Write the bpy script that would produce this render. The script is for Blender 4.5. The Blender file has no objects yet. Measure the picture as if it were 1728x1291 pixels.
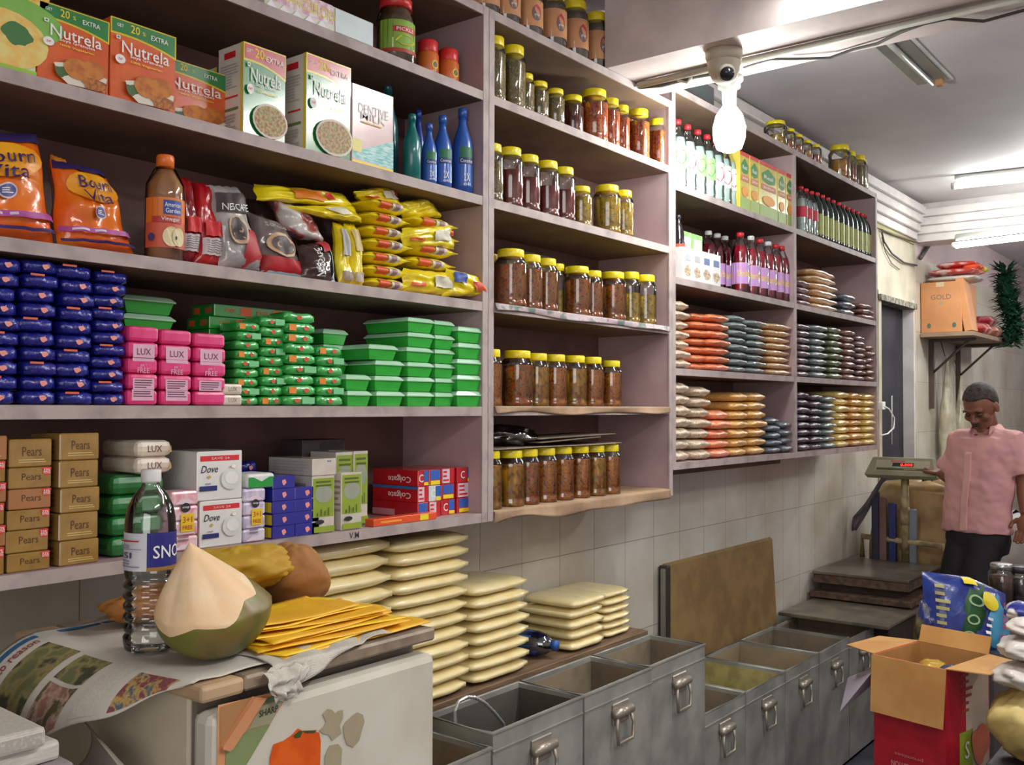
import bpy, bmesh, math, random
from mathutils import Vector, Matrix, noise
S = bpy.context.scene
COL = S.collection
# ---------------------------------------------------------------- camera, world, light, exposure
FPX = 1658.0
YAW, PIT, ROL, EYE = math.radians(37.85), math.radians(1.46), math.radians(.16), 1.55
_F = Vector((math.cos(YAW)*math.cos(PIT), math.sin(YAW)*math.cos(PIT), math.sin(PIT)))
_R0 = Vector((math.sin(YAW), -math.cos(YAW), 0)); _U0 = _R0.cross(_F)
_R = _R0*math.cos(ROL)+_U0*math.sin(ROL); _U = -_R0*math.sin(ROL)+_U0*math.cos(ROL)
EYEP = Vector((0, 0, EYE))
cam = bpy.data.cameras.new('camera'); cam.sensor_width = 36; cam.lens = FPX/1728*36; cam.clip_start = .02
camo = bpy.data.objects.new('camera', cam); COL.objects.link(camo)
camo.matrix_world = Matrix(((_R.x, _U.x, -_F.x, 0), (_R.y, _U.y, -_F.y, 0), (_R.z, _U.z, -_F.z, EYE), (0, 0, 0, 1)))
S.camera = camo
S.view_settings.view_transform = 'Standard'; S.view_settings.look = 'None'
S.view_settings.gamma = 1; S.view_settings.use_curve_mapping = False
S.view_settings.exposure = 0.20
try:
    S.cycles.use_denoising = True; S.cycles.max_bounces = 8; S.cycles.transparent_max_bounces = 16
    S.cycles.caustics_reflective = False; S.cycles.caustics_refractive = False; S.cycles.sample_clamp_indirect = 4
except Exception: pass
W = bpy.data.worlds.new('world'); S.world = W; W.use_nodes = True
W.node_tree.nodes['Background'].inputs[0].default_value = (.68, .65, .63, 1)
W.node_tree.nodes['Background'].inputs[1].default_value = .45
def light(name, typ, loc, power, col=(1, 1, 1), size=.1, size_y=None, rot=None, target=None):
    l = bpy.data.lights.new(name, typ); l.energy = power; l.color = col
    if typ == 'AREA':
        l.size = size
        if size_y: l.shape = 'RECTANGLE'; l.size_y = size_y
    else: l.shadow_soft_size = size
    o = bpy.data.objects.new(name, l); COL.objects.link(o); o.location = loc
    if rot: o.rotation_euler = rot
    if target is not None: o.rotation_euler = (Vector(target)-Vector(loc)).to_track_quat('-Z', 'Y').to_euler()
    return o
COOL = (1, .985, .95)
light('tube_light_near_glow', 'AREA', (2.535, .40, 2.728), 19, COOL, 1.15, .05, rot=(0, 0, math.pi/2))
light('tube_light_ceiling_glow', 'AREA', (1.0, -.9, 2.86), 34, COOL, 1.2, .1, rot=(0, 0, .3))
light('street_daylight', 'AREA', (-1.9, -1.1, 1.7), 34, (1, .97, .94), 2.2, 1.9, target=(1.5, .6, 1.3))
light('added_fill_right', 'POINT', (4.7, -1.3, 2.70), 46, COOL, .12)  # added fill out of view at right, lifts the ceiling; no fixture belongs to it
light('added_fill_back', 'POINT', (8.6, .3, 2.6), 40, COOL, .12)  # unseen extra fill that brightens the far end of the room
light('tube_light_far_glow', 'AREA', (6.5, 1.1, 2.86), 5, COOL, .06, 1.2)
light('tube_light_deep_glow', 'AREA', (6.70, 1.0, 2.58), 10, COOL, .06, 1.2)
light('bulb_glow', 'POINT', (2.975, 1.38, 2.47), 24, (.95, 1, .97), .04)

def ray(px, py): return _F + _R*((px-864)/FPX) - _U*((py-645.5)/FPX)
def at(px, py, Y):                       # the point of the photograph's ray where it meets the plane y = Y
    d = ray(px, py); return EYEP + d*(Y/d.y)
def atx(px, py, X): d = ray(px, py); return EYEP + d*(X/d.x)
def atz(px, py, Z): d = ray(px, py); return EYEP + d*((Z-EYE)/d.z)
def XA(px, Y, py=688): return at(px, py, Y).x
def ZA(px, py, Y): return at(px, py, Y).z
def mpp(X, Y): return (X*math.cos(YAW)+Y*math.sin(YAW))/FPX   # metres per photo pixel at a point

# ---------------------------------------------------------------- materials
def lin(c):
    return tuple(((v/255)/12.92 if v/255 <= .04045 else ((v/255+.055)/1.055)**2.4) for v in c)+(1,)
MATS = {}
def mat(name, c=(200, 200, 200), rough=.5, metal=0, c2=None, nscale=20, bump=0, bscale=60, coat=0, emit=0, alpha=None, spec=.5, cr=(.4, .6), c3=None, detail=3, stretch=None):
    if name in MATS: return MATS[name]
    m = bpy.data.materials.new(name); m.use_nodes = True; MATS[name] = m
    nt = m.node_tree; b = nt.nodes['Principled BSDF']; L = nt.links.new
    b.inputs['Base Color'].default_value = lin(c); b.inputs['Roughness'].default_value = rough
    b.inputs['Metallic'].default_value = metal; b.inputs['Coat Weight'].default_value = coat; b.inputs['Coat Roughness'].default_value = .12
    b.inputs['Specular IOR Level'].default_value = spec
    tc = nt.nodes.new('ShaderNodeTexCoord'); src = tc.outputs['Object']
    if stretch:
        mp = nt.nodes.new('ShaderNodeMapping'); mp.inputs['Scale'].default_value = stretch; L(src, mp.inputs[0]); src = mp.outputs[0]
    if c2 is None: c2 = tuple(min(255, v*.93) for v in c); nscale = 7 if nscale == 20 else nscale
    n = nt.nodes.new('ShaderNodeTexNoise'); n.inputs['Scale'].default_value = nscale; n.inputs['Detail'].default_value = detail; L(src, n.inputs[0])
    r = nt.nodes.new('ShaderNodeValToRGB'); L(n.outputs[0], r.inputs[0])
    r.color_ramp.elements[0].position = cr[0]; r.color_ramp.elements[1].position = cr[1]
    r.color_ramp.elements[0].color = lin(c); r.color_ramp.elements[1].color = lin(c2)
    if c3: e = r.color_ramp.elements.new((cr[0]+cr[1])/2); e.color = lin(c3)
    L(r.outputs[0], b.inputs['Base Color'])
    if bump:
        n2 = nt.nodes.new('ShaderNodeTexNoise'); n2.inputs['Scale'].default_value = bscale; n2.inputs['Detail'].default_value = 4; L(src, n2.inputs[0])
        bp = nt.nodes.new('ShaderNodeBump'); bp.inputs['Strength'].default_value = bump; bp.inputs['Distance'].default_value = .004
        L(n2.outputs[0], bp.inputs['Height']); L(bp.outputs[0], b.inputs['Normal'])
        if coat: L(bp.outputs[0], b.inputs['Coat Normal'])
    if emit: b.inputs['Emission Color'].default_value = lin(c); b.inputs['Emission Strength'].default_value = emit
    return m
def clear(name, tint=(235, 240, 238), gloss=.16, rough=.06, bump=0, bscale=40):
    if name in MATS: return MATS[name]
    m = bpy.data.materials.new(name); m.use_nodes = True; MATS[name] = m
    nt = m.node_tree; L = nt.links.new; nt.nodes.remove(nt.nodes['Principled BSDF'])
    t = nt.nodes.new('ShaderNodeBsdfTransparent'); t.inputs[0].default_value = lin(tint)
    g = nt.nodes.new('ShaderNodeBsdfGlossy'); g.inputs['Roughness'].default_value = rough
    f = nt.nodes.new('ShaderNodeFresnel'); f.inputs[0].default_value = 1.45
    a = nt.nodes.new('ShaderNodeMath'); a.operation = 'ADD'; a.inputs[1].default_value = gloss-.04; a.use_clamp = True
    x = nt.nodes.new('ShaderNodeMixShader'); L(f.outputs[0], a.inputs[0]); L(a.outputs[0], x.inputs[0]); L(t.outputs[0], x.inputs[1]); L(g.outputs[0], x.inputs[2])
    L(x.outputs[0], nt.nodes['Material Output'].inputs[0])
    if bump:
        tc = nt.nodes.new('ShaderNodeTexCoord'); n2 = nt.nodes.new('ShaderNodeTexNoise'); n2.inputs['Scale'].default_value = bscale; L(tc.outputs['Object'], n2.inputs[0])
        bp = nt.nodes.new('ShaderNodeBump'); bp.inputs['Strength'].default_value = bump; bp.inputs['Distance'].default_value = .005
        L(n2.outputs[0], bp.inputs['Height']); L(bp.outputs[0], g.inputs['Normal']); L(bp.outputs[0], f.inputs['Normal'])
    return m
def flat(c, rough=.5, coat=0): return mat('ink_%d_%d_%d' % tuple(c)+('_g' if coat else ''), c, rough, coat=coat, c2=tuple(int(v*.97) for v in c))

# ---------------------------------------------------------------- mesh builder
TXT = {}
def text_geo(s):
    if s in TXT: return TXT[s]
    cu = bpy.data.curves.new('tmp', 'FONT'); cu.body = s; cu.size = 1; cu.resolution_u = 2; cu.fill_mode = 'FRONT'; cu.offset = .006
    o = bpy.data.objects.new('tmp', cu); COL.objects.link(o)
    dg = bpy.context.evaluated_depsgraph_get(); me = o.evaluated_get(dg).to_mesh()
    v = [(p.co.x, p.co.y) for p in me.vertices]; f = [tuple(p.vertices) for p in me.polygons]
    o.evaluated_get(dg).to_mesh_clear(); bpy.data.objects.remove(o); bpy.data.curves.remove(cu)
    x0 = min(a for a, _ in v); x1 = max(a for a, _ in v); y0 = min(b for _, b in v); y1 = max(b for _, b in v)
    v = [((a-x0)/(x1-x0), (b-y0)/(y1-y0)) for a, b in v]
    TXT[s] = (v, f, (x1-x0)/(y1-y0)); return TXT[s]
class MB:
    def __init__(s): s.v = []; s.f = []; s.m = []; s.s = []; s.mats = []
    def mi(s, m):
        if m not in s.mats: s.mats.append(m)
        return s.mats.index(m)
    def add(s, vs, fs, m, smooth=False, M=None):
        n = len(s.v); k = s.mi(m)
        for p in vs:
            p = Vector(p); s.v.append(M @ p if M else p)
        for f in fs: s.f.append(tuple(n+i for i in f)); s.m.append(k); s.s.append(smooth)
        return s
    def box(s, x0, x1, y0, y1, z0, z1, m, c=0, M=None):
        if c <= 0:
            v = [(x, y, z) for z in (z0, z1) for y in (y0, y1) for x in (x0, x1)]
            return s.add(v, [(0, 2, 3, 1), (4, 5, 7, 6), (0, 1, 5, 4), (2, 6, 7, 3), (0, 4, 6, 2), (1, 3, 7, 5)], m, False, M)
        c = min(c, (x1-x0)*.45, (y1-y0)*.45, (z1-z0)*.45)
        b = bmesh.new(); bmesh.ops.create_cube(b, size=1)
        for p in b.verts: p.co = ((x0+x1)/2+p.co.x*(x1-x0), (y0+y1)/2+p.co.y*(y1-y0), (z0+z1)/2+p.co.z*(z1-z0))
        bmesh.ops.bevel(b, geom=list(b.edges), offset=c, segments=2 if c > .004 else 1, affect='EDGES', profile=.5)
        b.verts.index_update()
        s.add([p.co.copy() for p in b.verts], [[q.index for q in f.verts] for f in b.faces], m, False, M); b.free(); return s
    def lathe(s, prof, m, n=20, cx=0, cy=0, cz=0, cap0=True, cap1=True, a0=0, a1=2*math.pi, sq=0, M=None):
        full = abs(a1-a0-2*math.pi) < 1e-6; k = n if full else n+1; vs = []
        for r, z in prof:
            for i in range(k):
                a = a0+(a1-a0)*i/n; q = 1
                if sq: q = 1+sq*(1/max(abs(math.cos(a)), abs(math.sin(a)))-1)
                vs.append((cx+r*q*math.sin(a), cy-r*q*math.cos(a), cz+z))
        fs = []
        for j in range(len(prof)-1):
            for i in range(n):
                i2 = (i+1) % k; fs.append((j*k+i, j*k+i2, (j+1)*k+i2, (j+1)*k+i))
        if full:
            if cap0: fs.append(tuple(range(k))[::-1])
            if cap1: fs.append(tuple((len(prof)-1)*k+i for i in range(k)))
        return s.add(vs, fs, m, True, M)
    def tube(s, pts, r, m, n=8, close=False):
        pts = [Vector(p) for p in pts]; vs = []; k = len(pts); rr = r if isinstance(r, (list, tuple)) else [r]*k
        up = Vector((0, 0, 1)); prev = None
        for i, p in enumerate(pts):
            d = ((pts[(i+1) % k] if close or i < k-1 else p)-(pts[i-1] if close or i > 0 else p)).normalized()
            a = d.cross(up) if prev is None else d.cross(d.cross(prev)*-1)
            if a.length < 1e-4: a = d.cross(Vector((1, 0, 0)))
            a.normalize(); prev = a; b = d.cross(a)
            for j in range(n):
                t = 2*math.pi*j/n; vs.append(p+(a*math.cos(t)+b*math.sin(t))*rr[i])
        fs = [(i*n+j, i*n+(j+1) % n, ((i+1) % k)*n+(j+1) % n, ((i+1) % k)*n+j) for i in range(k if close else k-1) for j in range(n)]
        if not close: fs += [tuple(range(n))[::-1], tuple((k-1)*n+j for j in range(n))]
        return s.add(vs, fs, m, True)
    def grid(s, fn, nu, nv, m, thick=0, smooth=True, M=None):
        vs = [Vector(fn(i/nu, j/nv)) for j in range(nv+1) for i in range(nu+1)]; k = nu+1
        fs = [(j*k+i, j*k+i+1, (j+1)*k+i+1, (j+1)*k+i) for j in range(nv) for i in range(nu)]
        if thick:
            nn = [Vector((0, 0, 0)) for _ in vs]
            for f in fs:
                nrm = (vs[f[1]]-vs[f[0]]).cross(vs[f[3]]-vs[f[0]])
                for q in f: nn[q] = nn[q]+nrm
            N = len(vs); vs = vs+[v-(q.normalized()*thick if q.length else Vector((0, 0, -thick))) for v, q in zip(vs, nn)]
            fs = fs+[tuple(N+q for q in f[::-1]) for f in fs]
            rim = [i for i in range(k)]+[j*k+nu for j in range(1, nv+1)]+[nv*k+i for i in range(nu-1, -1, -1)]+[j*k for j in range(nv-1, 0, -1)]
            for a, b in zip(rim, rim[1:]+rim[:1]): fs.append((b, a, N+a, N+b))
        return s.add(vs, fs, m, smooth, M)
    def pillow(s, L, Wd, H, m, seed=0, nx=14, ny=10, px=3., py=3., fl=.06, wob=.08, M=None, mn=0):
        vs = []; k = nx+1
        for sg in (1, -1):
            for j in range(ny+1):
                for i in range(nx+1):
                    u = 2*i/nx-1; t = 2*j/ny-1
                    uu = min(1, abs(u)/(1-fl)); h = max(0, 1-uu**px)**.5*max(0, 1-abs(t)**py)**.5
                    w = noise.noise(Vector((u*2.3+seed*7.1, t*2.1, sg*3.3)))*wob
                    w2 = noise.noise(Vector((u*6+seed*3.1, t*6, sg)))*wob*.5
                    x = L/2*u*(1-.05*abs(t)**4); y = Wd/2*t*(1-.1*uu**5+w*.5)
                    z = H/2+sg*(H/2*(mn+(1-mn)*h)*(1+w+w2)+.0006)
                    vs.append((x, y, max(z, .0004)))
        fs = []; N = (nx+1)*(ny+1)
        for j in range(ny):
            for i in range(nx):
                q = (j*k+i, j*k+i+1, (j+1)*k+i+1, (j+1)*k+i); fs.append(q); fs.append(tuple(N+a for a in q[::-1]))
        rim = [i for i in range(k)]+[j*k+nx for j in range(1, ny+1)]+[ny*k+i for i in range(nx-1, -1, -1)]+[j*k for j in range(ny-1, 0, -1)]
        for a, b in zip(rim, rim[1:]+rim[:1]): fs.append((b, a, N+a, N+b))
        return s.add(vs, fs, m, True, M)
    def build(s, name, parent=None, loc=None, rot=None):
        me = bpy.data.meshes.new(name); me.from_pydata([tuple(v) for v in s.v], [], s.f)
        for m in s.mats: me.materials.append(m)
        me.polygons.foreach_set('material_index', s.m); me.polygons.foreach_set('use_smooth', s.s); me.update()
        o = bpy.data.objects.new(name, me); COL.objects.link(o)
        if parent: o.parent = parent
        if loc is not None: o.location = loc
        if rot is not None: o.rotation_euler = rot
        return o
class Face:
    """a printed face: normalised u,v over a rectangle (or, with rad, round a cylinder)"""
    def __init__(s, mb, o, R, U, w, h, rad=None, cyl=None):
        s.mb = mb; s.o = Vector(o); s.R = Vector(R).normalized(); s.U = Vector(U).normalized(); s.w = w; s.h = h
        s.N = s.R.cross(s.U); s.rad = rad; s.cyl = cyl; s.k = 0
    def P(s, u, v, l):
        e = .0004*(l+1)
        if s.rad:
            a = (u-.5)*s.w/s.rad; r = s.rad+e
            return Vector(s.cyl)+Vector((r*math.sin(a), -r*math.cos(a), v*s.h))
        return s.o+s.R*(u*s.w)+s.U*(v*s.h)+s.N*e
    def poly(s, pts, m, l=None):
        l = s.k if l is None else l; s.k += 1
        s.mb.add([s.P(u, v, l) for u, v in pts], [tuple(range(len(pts)))], m); return s
    def rect(s, u0, v0, u1, v1, m, l=None):
        n = 8 if s.rad else 1; l = s.k if l is None else l; s.k += 1
        vs = [s.P(u0+(u1-u0)*i/n, v, l) for v in (v0, v1) for i in range(n+1)]
        s.mb.add(vs, [(i, i+1, n+2+i, n+1+i) for i in range(n)], m, bool(s.rad)); return s
    def ell(s, cu, cv, ru, rv, m, n=20, l=None, rot=0):
        pts = []
        for i in range(n):
            a = 2*math.pi*i/n; x = math.cos(a)*ru*s.w; y = math.sin(a)*rv*s.h
            pts.append((cu+(x*math.cos(rot)-y*math.sin(rot))/s.w, cv+(x*math.sin(rot)+y*math.cos(rot))/s.h))
        return s.poly(pts, m, l)
    def blob(s, cu, cv, ru, rv, m, seed=0, n=26, amp=.3, l=None):
        return s.poly([(cu+math.cos(a)*ru*k, cv+math.sin(a)*rv*k) for a, k in ((2*math.pi*i/n, 1+amp*noise.noise(Vector((math.cos(2*math.pi*i/n)*1.6+seed*5, math.sin(2*math.pi*i/n)*1.6, seed)))) for i in range(n))], m, l)
    def text(s, t, u, v, h, m, w=None, flip=False, slant=0, l=None, c=True):
        """t centred on u,v (c) or starting there; h, w are fractions of the face"""
        vs, fs, asp = text_geo(t); l = s.k if l is None else l; s.k += 1
        H = h*s.h; Wd = (w*s.w) if w else H*asp*.92
        out = []
        for a, b in vs:
            if flip: a, b = 1-a, 1-b
            x = (a-.5 if c else a)*Wd+slant*(b-.5)*H; y = (b-.5 if c else b)*H
            out.append(s.P(u+x/s.w, v+y/s.h, l))
        s.mb.add(out, fs, m); return s
    def lines(s, u0, v0, u1, v1, n, m, seed=0):
        rnd = random.Random(seed); l = s.k
        for i in range(n):
            v = v1-(v1-v0)*(i+.5)/n; h = (v1-v0)/n*.22; e = u1-(u1-u0)*rnd.choice((0, .05, .1, .35)); s.rect(u0, v-h, e, v+h, m, l)
        return s
def front(mb, x0, x1, y, z0, z1): return Face(mb, (x0, y, z0), (1, 0, 0), (0, 0, 1), x1-x0, z1-z0)
def lside(mb, x, y0, y1, z0, z1): return Face(mb, (x, y1, z0), (0, -1, 0), (0, 0, 1), y1-y0, z1-z0)
# ---------------------------------------------------------------- things, tags, copies
def tag(o, label, cat, group=None, kind=None):
    o['label'] = label; o['category'] = cat
    if group: o['group'] = group
    if kind: o['kind'] = kind
    return o
def empty(name, loc=(0, 0, 0), rz=0):
    o = bpy.data.objects.new(name, None); COL.objects.link(o); o.location = loc; o.rotation_euler = (0, 0, rz); o.empty_display_size = .05; return o
def struct(o): o['kind'] = 'structure'; return o
def kids(o): return [c for c in bpy.data.objects if c.parent == o]
def dup(o, loc=None, rz=None, scale=None, rot=None):
    r = o.copy(); COL.objects.link(r)
    for c in KID.get(o.name) or KID.setdefault(o.name, kids(o)):
        d = c.copy(); COL.objects.link(d); d.parent = r
        for g in KID.get(c.name) or KID.setdefault(c.name, kids(c)):
            e = g.copy(); COL.objects.link(e); e.parent = d
    if loc is not None: r.location = loc
    if rz is not None: r.rotation_euler = (0, 0, rz)
    if rot is not None: r.rotation_euler = rot
    if scale is not None: r.scale = scale
    return r
KID = {}
class Kind:
    """the first placed is the prototype itself, the others are copies of it"""
    def __init__(s, make): s.make = make; s.p = None
    def put(s, loc, label, cat, group=None, rz=0, scale=(1, 1, 1), rot=None):
        if s.p is None: s.p = s.make(); o = s.p; o.location = loc; o.rotation_euler = rot or (0, 0, rz); o.scale = scale
        else: o = dup(s.p, loc, rz, scale, rot)
        return tag(o, label, cat, group)
ORD = ['bottom', 'second', 'third', 'fourth', 'fifth', 'sixth', 'seventh', 'eighth', 'ninth', 'tenth', 'eleventh', 'twelfth', 'thirteenth']
def rung(i, n): return 'topmost' if i == n-1 and n > 1 else ('bottom' if i == 0 else ORD[i]+' up')
RND = random.Random(7)
def jit(a): return RND.uniform(-a, a)
# ================================================================ the setting
D = 1.65; WALL = 1.95
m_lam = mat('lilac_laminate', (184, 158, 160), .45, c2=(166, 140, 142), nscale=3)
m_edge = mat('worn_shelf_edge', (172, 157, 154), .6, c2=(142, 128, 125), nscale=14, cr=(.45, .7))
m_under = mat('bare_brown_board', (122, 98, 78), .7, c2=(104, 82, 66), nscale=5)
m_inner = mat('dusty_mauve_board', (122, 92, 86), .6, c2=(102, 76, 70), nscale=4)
m_ceil = mat('ceiling_paint', (222, 216, 218), .7, c2=(208, 202, 206), nscale=1.5)
m_pink = mat('pink_paint', (206, 190, 192), .6, c2=(196, 180, 181), nscale=2)
m_white = mat('cornice_paint', (222, 216, 214), .55)
m_floor = mat('dark_floor', (72, 74, 82), .5, c2=(52, 54, 62), nscale=4)
def tile_mat():
    m = bpy.data.materials.new('white_wall_tiles'); m.use_nodes = True; nt = m.node_tree; L = nt.links.new; b = nt.nodes['Principled BSDF']
    tc = nt.nodes.new('ShaderNodeTexCoord'); sp = nt.nodes.new('ShaderNodeSeparateXYZ'); cb = nt.nodes.new('ShaderNodeCombineXYZ')
    ad = nt.nodes.new('ShaderNodeMath'); ad.operation = 'ADD'; L(tc.outputs['Object'], sp.inputs[0]); L(sp.outputs[0], ad.inputs[0]); L(sp.outputs[1], ad.inputs[1])
    L(ad.outputs[0], cb.inputs[0]); L(sp.outputs[2], cb.inputs[1])
    br = nt.nodes.new('ShaderNodeTexBrick'); br.offset = 0; br.inputs['Scale'].default_value = 1; br.inputs['Brick Width'].default_value = .215; br.inputs['Row Height'].default_value = .347
    br.inputs['Mortar Size'].default_value = .0014; br.inputs['Color1'].default_value = lin((226, 224, 214)); br.inputs['Color2'].default_value = lin((218, 215, 206)); br.inputs['Mortar'].default_value = lin((150, 144, 134))
    L(cb.outputs[0], br.inputs[0]); n = nt.nodes.new('ShaderNodeTexNoise'); n.inputs['Scale'].default_value = 2.2; n.inputs['Detail'].default_value = 5; L(tc.outputs['Object'], n.inputs[0])
    r = nt.nodes.new('ShaderNodeValToRGB'); r.color_ramp.elements[0].position = .35; r.color_ramp.elements[1].position = .7; r.color_ramp.elements[0].color = (1, 1, 1, 1); r.color_ramp.elements[1].color = lin((214, 206, 190)); L(n.outputs[0], r.inputs[0])
    mx = nt.nodes.new('ShaderNodeMix'); mx.data_type = 'RGBA'; mx.blend_type = 'MULTIPLY'; mx.inputs[0].default_value = 1; L(br.outputs[0], mx.inputs[6]); L(r.outputs[0], mx.inputs[7]); L(mx.outputs[2], b.inputs['Base Color'])
    b.inputs['Roughness'].default_value = .3; return m
m_tile = tile_mat()
X0, X1, YR = -2.2, 12.0, -2.6
struct(MB().box(X0, X1, YR, WALL+.1, -.06, 0, m_floor).build('floor'))
w = MB()                                        # left wall with its doorway (6.26 to 6.97)
w.box(X0, 6.256, WALL, WALL+.1, 0, 2.6, m_tile); w.box(6.97, X1, WALL, WALL+.1, 0, 2.6, m_tile); w.box(6.256, 6.97, WALL, WALL+.1, 2.236, 2.6, m_pink)
w.box(X0, X1, WALL, WALL+.1, 2.6, 2.95, m_pink); struct(w.build('wall_left'))
m_cream = mat('cream_wall_paint', (205, 198, 178), .7, c2=(176, 168, 148), nscale=3)
w = MB(); w.box(5.29, 6.98, WALL-.004, WALL+.001, 2.236, 2.72, m_cream); w.box(6.975, 7.02, WALL-.006, WALL+.001, 0, 2.72, m_cream); struct(w.build('trim_1'))
struct(MB().box(X0, X1, YR-.1, YR, 0, 2.95, m_pink).build('wall_right'))
struct(MB().box(X1, X1+.1, YR, WALL+.1, 0, 2.95, m_pink).build('wall_back'))
w = MB(); w.box(X0-.1, X0, 1.0, WALL+.1, 0, 2.95, m_pink); w.box(X0-.1, X0, YR, 1.0, 2.6, 2.95, m_pink); struct(w.build('wall_front'))
struct(MB().box(X0, X1, YR, WALL+.1, 2.95, 3.05, m_ceil).build('ceiling'))
# the doorway: a dark leaf standing open behind the wall line
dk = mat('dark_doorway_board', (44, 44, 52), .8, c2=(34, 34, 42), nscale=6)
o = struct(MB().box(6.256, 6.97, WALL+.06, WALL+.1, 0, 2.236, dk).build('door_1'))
o = MB(); o.box(6.20, 6.256, WALL-.012, WALL+.06, 0, 2.29, m_cream); o.box(6.945, 6.97, WALL-.012, WALL+.06, 0, 2.29, m_white); o.box(6.20, 6.97, WALL-.03, WALL+.06, 2.225, 2.262, mat('grimy_lintel', (150, 146, 132), .8, c2=(96, 92, 80), nscale=30)); struct(o.build('trim_2'))
# beam across the shop, resting over the second shelf unit
struct(MB().box(2.61, 2.94, YR, 1.66, 2.622, 2.95, mat('beam_paint', (222, 208, 206), .55)).build('trim_3'))
# far beam with stepped cornice, cornice along the left wall, cornice by the near ceiling
def cornice_x(x0, x1, yw, top, sg=1):
    mb = MB(); 
    for i in range(4): mb.box(x0, x1, yw-.03-.022*i, yw, top-.055*(4-i), top-.055*(3-i), m_white, .008)
    return mb
c = MB(); c.box(7.0, 7.22, YR, WALL, 2.69, 2.95, m_white)
for i in range(3): c.box(6.975-.022*i, 7.0, YR, WALL, 2.74+.055*i, 2.795+.055*i, m_white, .009)
struct(c.build('trim_4'))
c = MB()
for i in range(4): c.box(2.94, 6.98, WALL-.035-.022*i, WALL, 2.70+.055*i, 2.755+.055*i, m_white, .009)
c.box(2.94, 6.98, WALL-.016, WALL, 2.672, 2.70, mat('cornice_dirty_lip', (170, 164, 120), .7)); struct(c.build('trim_5'))
c = MB()
for i in range(2): c.box(2.575-.02*i, 2.61, YR, 1.9, 2.86+.045*i, 2.905+.045*i, m_pink, .006)
c.box(X0, 2.61, 1.84, WALL, 2.86, 2.95, m_pink, .01); struct(c.build('trim_6'))
# ================================================================ shelving
def unit(xs, levels, label, seed):
    root = empty('shelving_unit', (xs[0], D, levels[-1]))
    o0 = Vector((xs[0], D, levels[-1])); top = levels[0]+.024; bot = levels[-1]
    T = lambda m: Matrix.Translation(-o0)
    for i, x in enumerate(xs):
        mb = MB(); M = T(0)
        mb.box(x, x+.022, D+.003, WALL-.012, bot, top+(.0 if i else 0), m_lam, 0, M); mb.box(x-.001, x+.023, D-.002, D+.004, bot, top, m_edge, 0, M)
        mb.build('side_panel', root)
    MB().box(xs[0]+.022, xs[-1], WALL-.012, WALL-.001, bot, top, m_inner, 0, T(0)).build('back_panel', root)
    for z in levels:
        for a, b in zip(xs, xs[1:]):
            mb = MB(); M = T(0)
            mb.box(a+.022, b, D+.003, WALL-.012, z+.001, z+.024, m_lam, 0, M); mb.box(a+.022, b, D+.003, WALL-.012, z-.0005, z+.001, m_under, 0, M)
            mb.box(a+.022, b, D-.001, D+.004, z, z+.024, m_edge, 0, M); mb.build('shelf_board', root)
    return tag(root, label, 'shelving unit')
LV = [2.595, 2.365, 2.085, 1.805, 1.528, 1.248]; LW = [2.66, 2.315, 1.985, 1.665, 1.335]
unit([-.25, 1.995], LV, 'lilac laminate shelving nearest the camera holding soaps, boxes and pouches', 1)
unit([2.0175, 3.005], LV, 'narrow lilac shelving between its neighbours, filled with yellow lidded jars', 2)
unit([3.028, 4.125, 5.235], LW, 'double lilac shelving farthest away with bottles above and bags below', 3)
SH = [z+.0245 for z in LV]; SW = [z+.0245 for z in LW]
# marker scrawl on the lowest edge board of the first unit
mb = MB(); a = at(573, 911, D); Face(mb, (a.x, D-.0015, 1.2515), (1, 0, 0), (0, 0, 1), .085, .018).text('V.M', .5, .5, .8, flat((70, 66, 70)))
tag(mb.build('marker_scrawl'), 'faint handwritten marker letters on the lowest lilac shelf edge', 'writing')
# battens carrying the end unit
tag(MB().box(3.05, 4.45, WALL-.10, WALL-.001, 1.29, 1.334, m_under, .002).build('wooden_batten'), 'brown wooden batten under the farthest shelving, fixed to tiles', 'batten')
# brown paper and old foil laid on shelves of the jar unit
kraft = mat('brown_paper', (172, 142, 112), .8, c2=(148, 120, 94), nscale=9, bump=.3)
def liner(z, name, label, m, drop, seed, y0=.004, x0=2.042, x1=3.0):
    f = lambda u, v: (x0+(x1-x0)*u, (D+.24 if v < .5 else D-.005-.004*math.sin(u*9+seed)) if v < .999 and (v < .5 or v >= .5) else D-.008, 0)
    def fn(u, v):
        d = drop*(.75+.5*noise.noise(Vector((u*4+seed, 0, seed))))
        if v < .55: return (x0+(x1-x0)*u, D+.25-(.256)*(v/.55), z+.0012)
        return (x0+(x1-x0)*u, D-.0065-.006*math.sin(u*14+seed)*((v-.55)/.45)**2-.004*(v-.55), z+.0012-d*((v-.55)/.45))
    tag(MB().grid(fn, 40, 12, m, .0007).build(name), label, 'paper')
liner(SH[4], 'shelf_paper', 'brown paper lining the second lowest shelf of the jar unit', kraft, .026, 2)
liner(SH[5], 'shelf_paper', 'brown paper lining the lowest shelf of the jar unit, drooping over its edge', kraft, .045, 5)
liner(SH[3], 'shelf_paper', 'grimy printed paper lining under the fourth row of jars', mat('old_printed_paper', (168, 160, 160), .7, c2=(110, 122, 118), nscale=26, c3=(188, 164, 170)), .026, 8)
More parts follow.
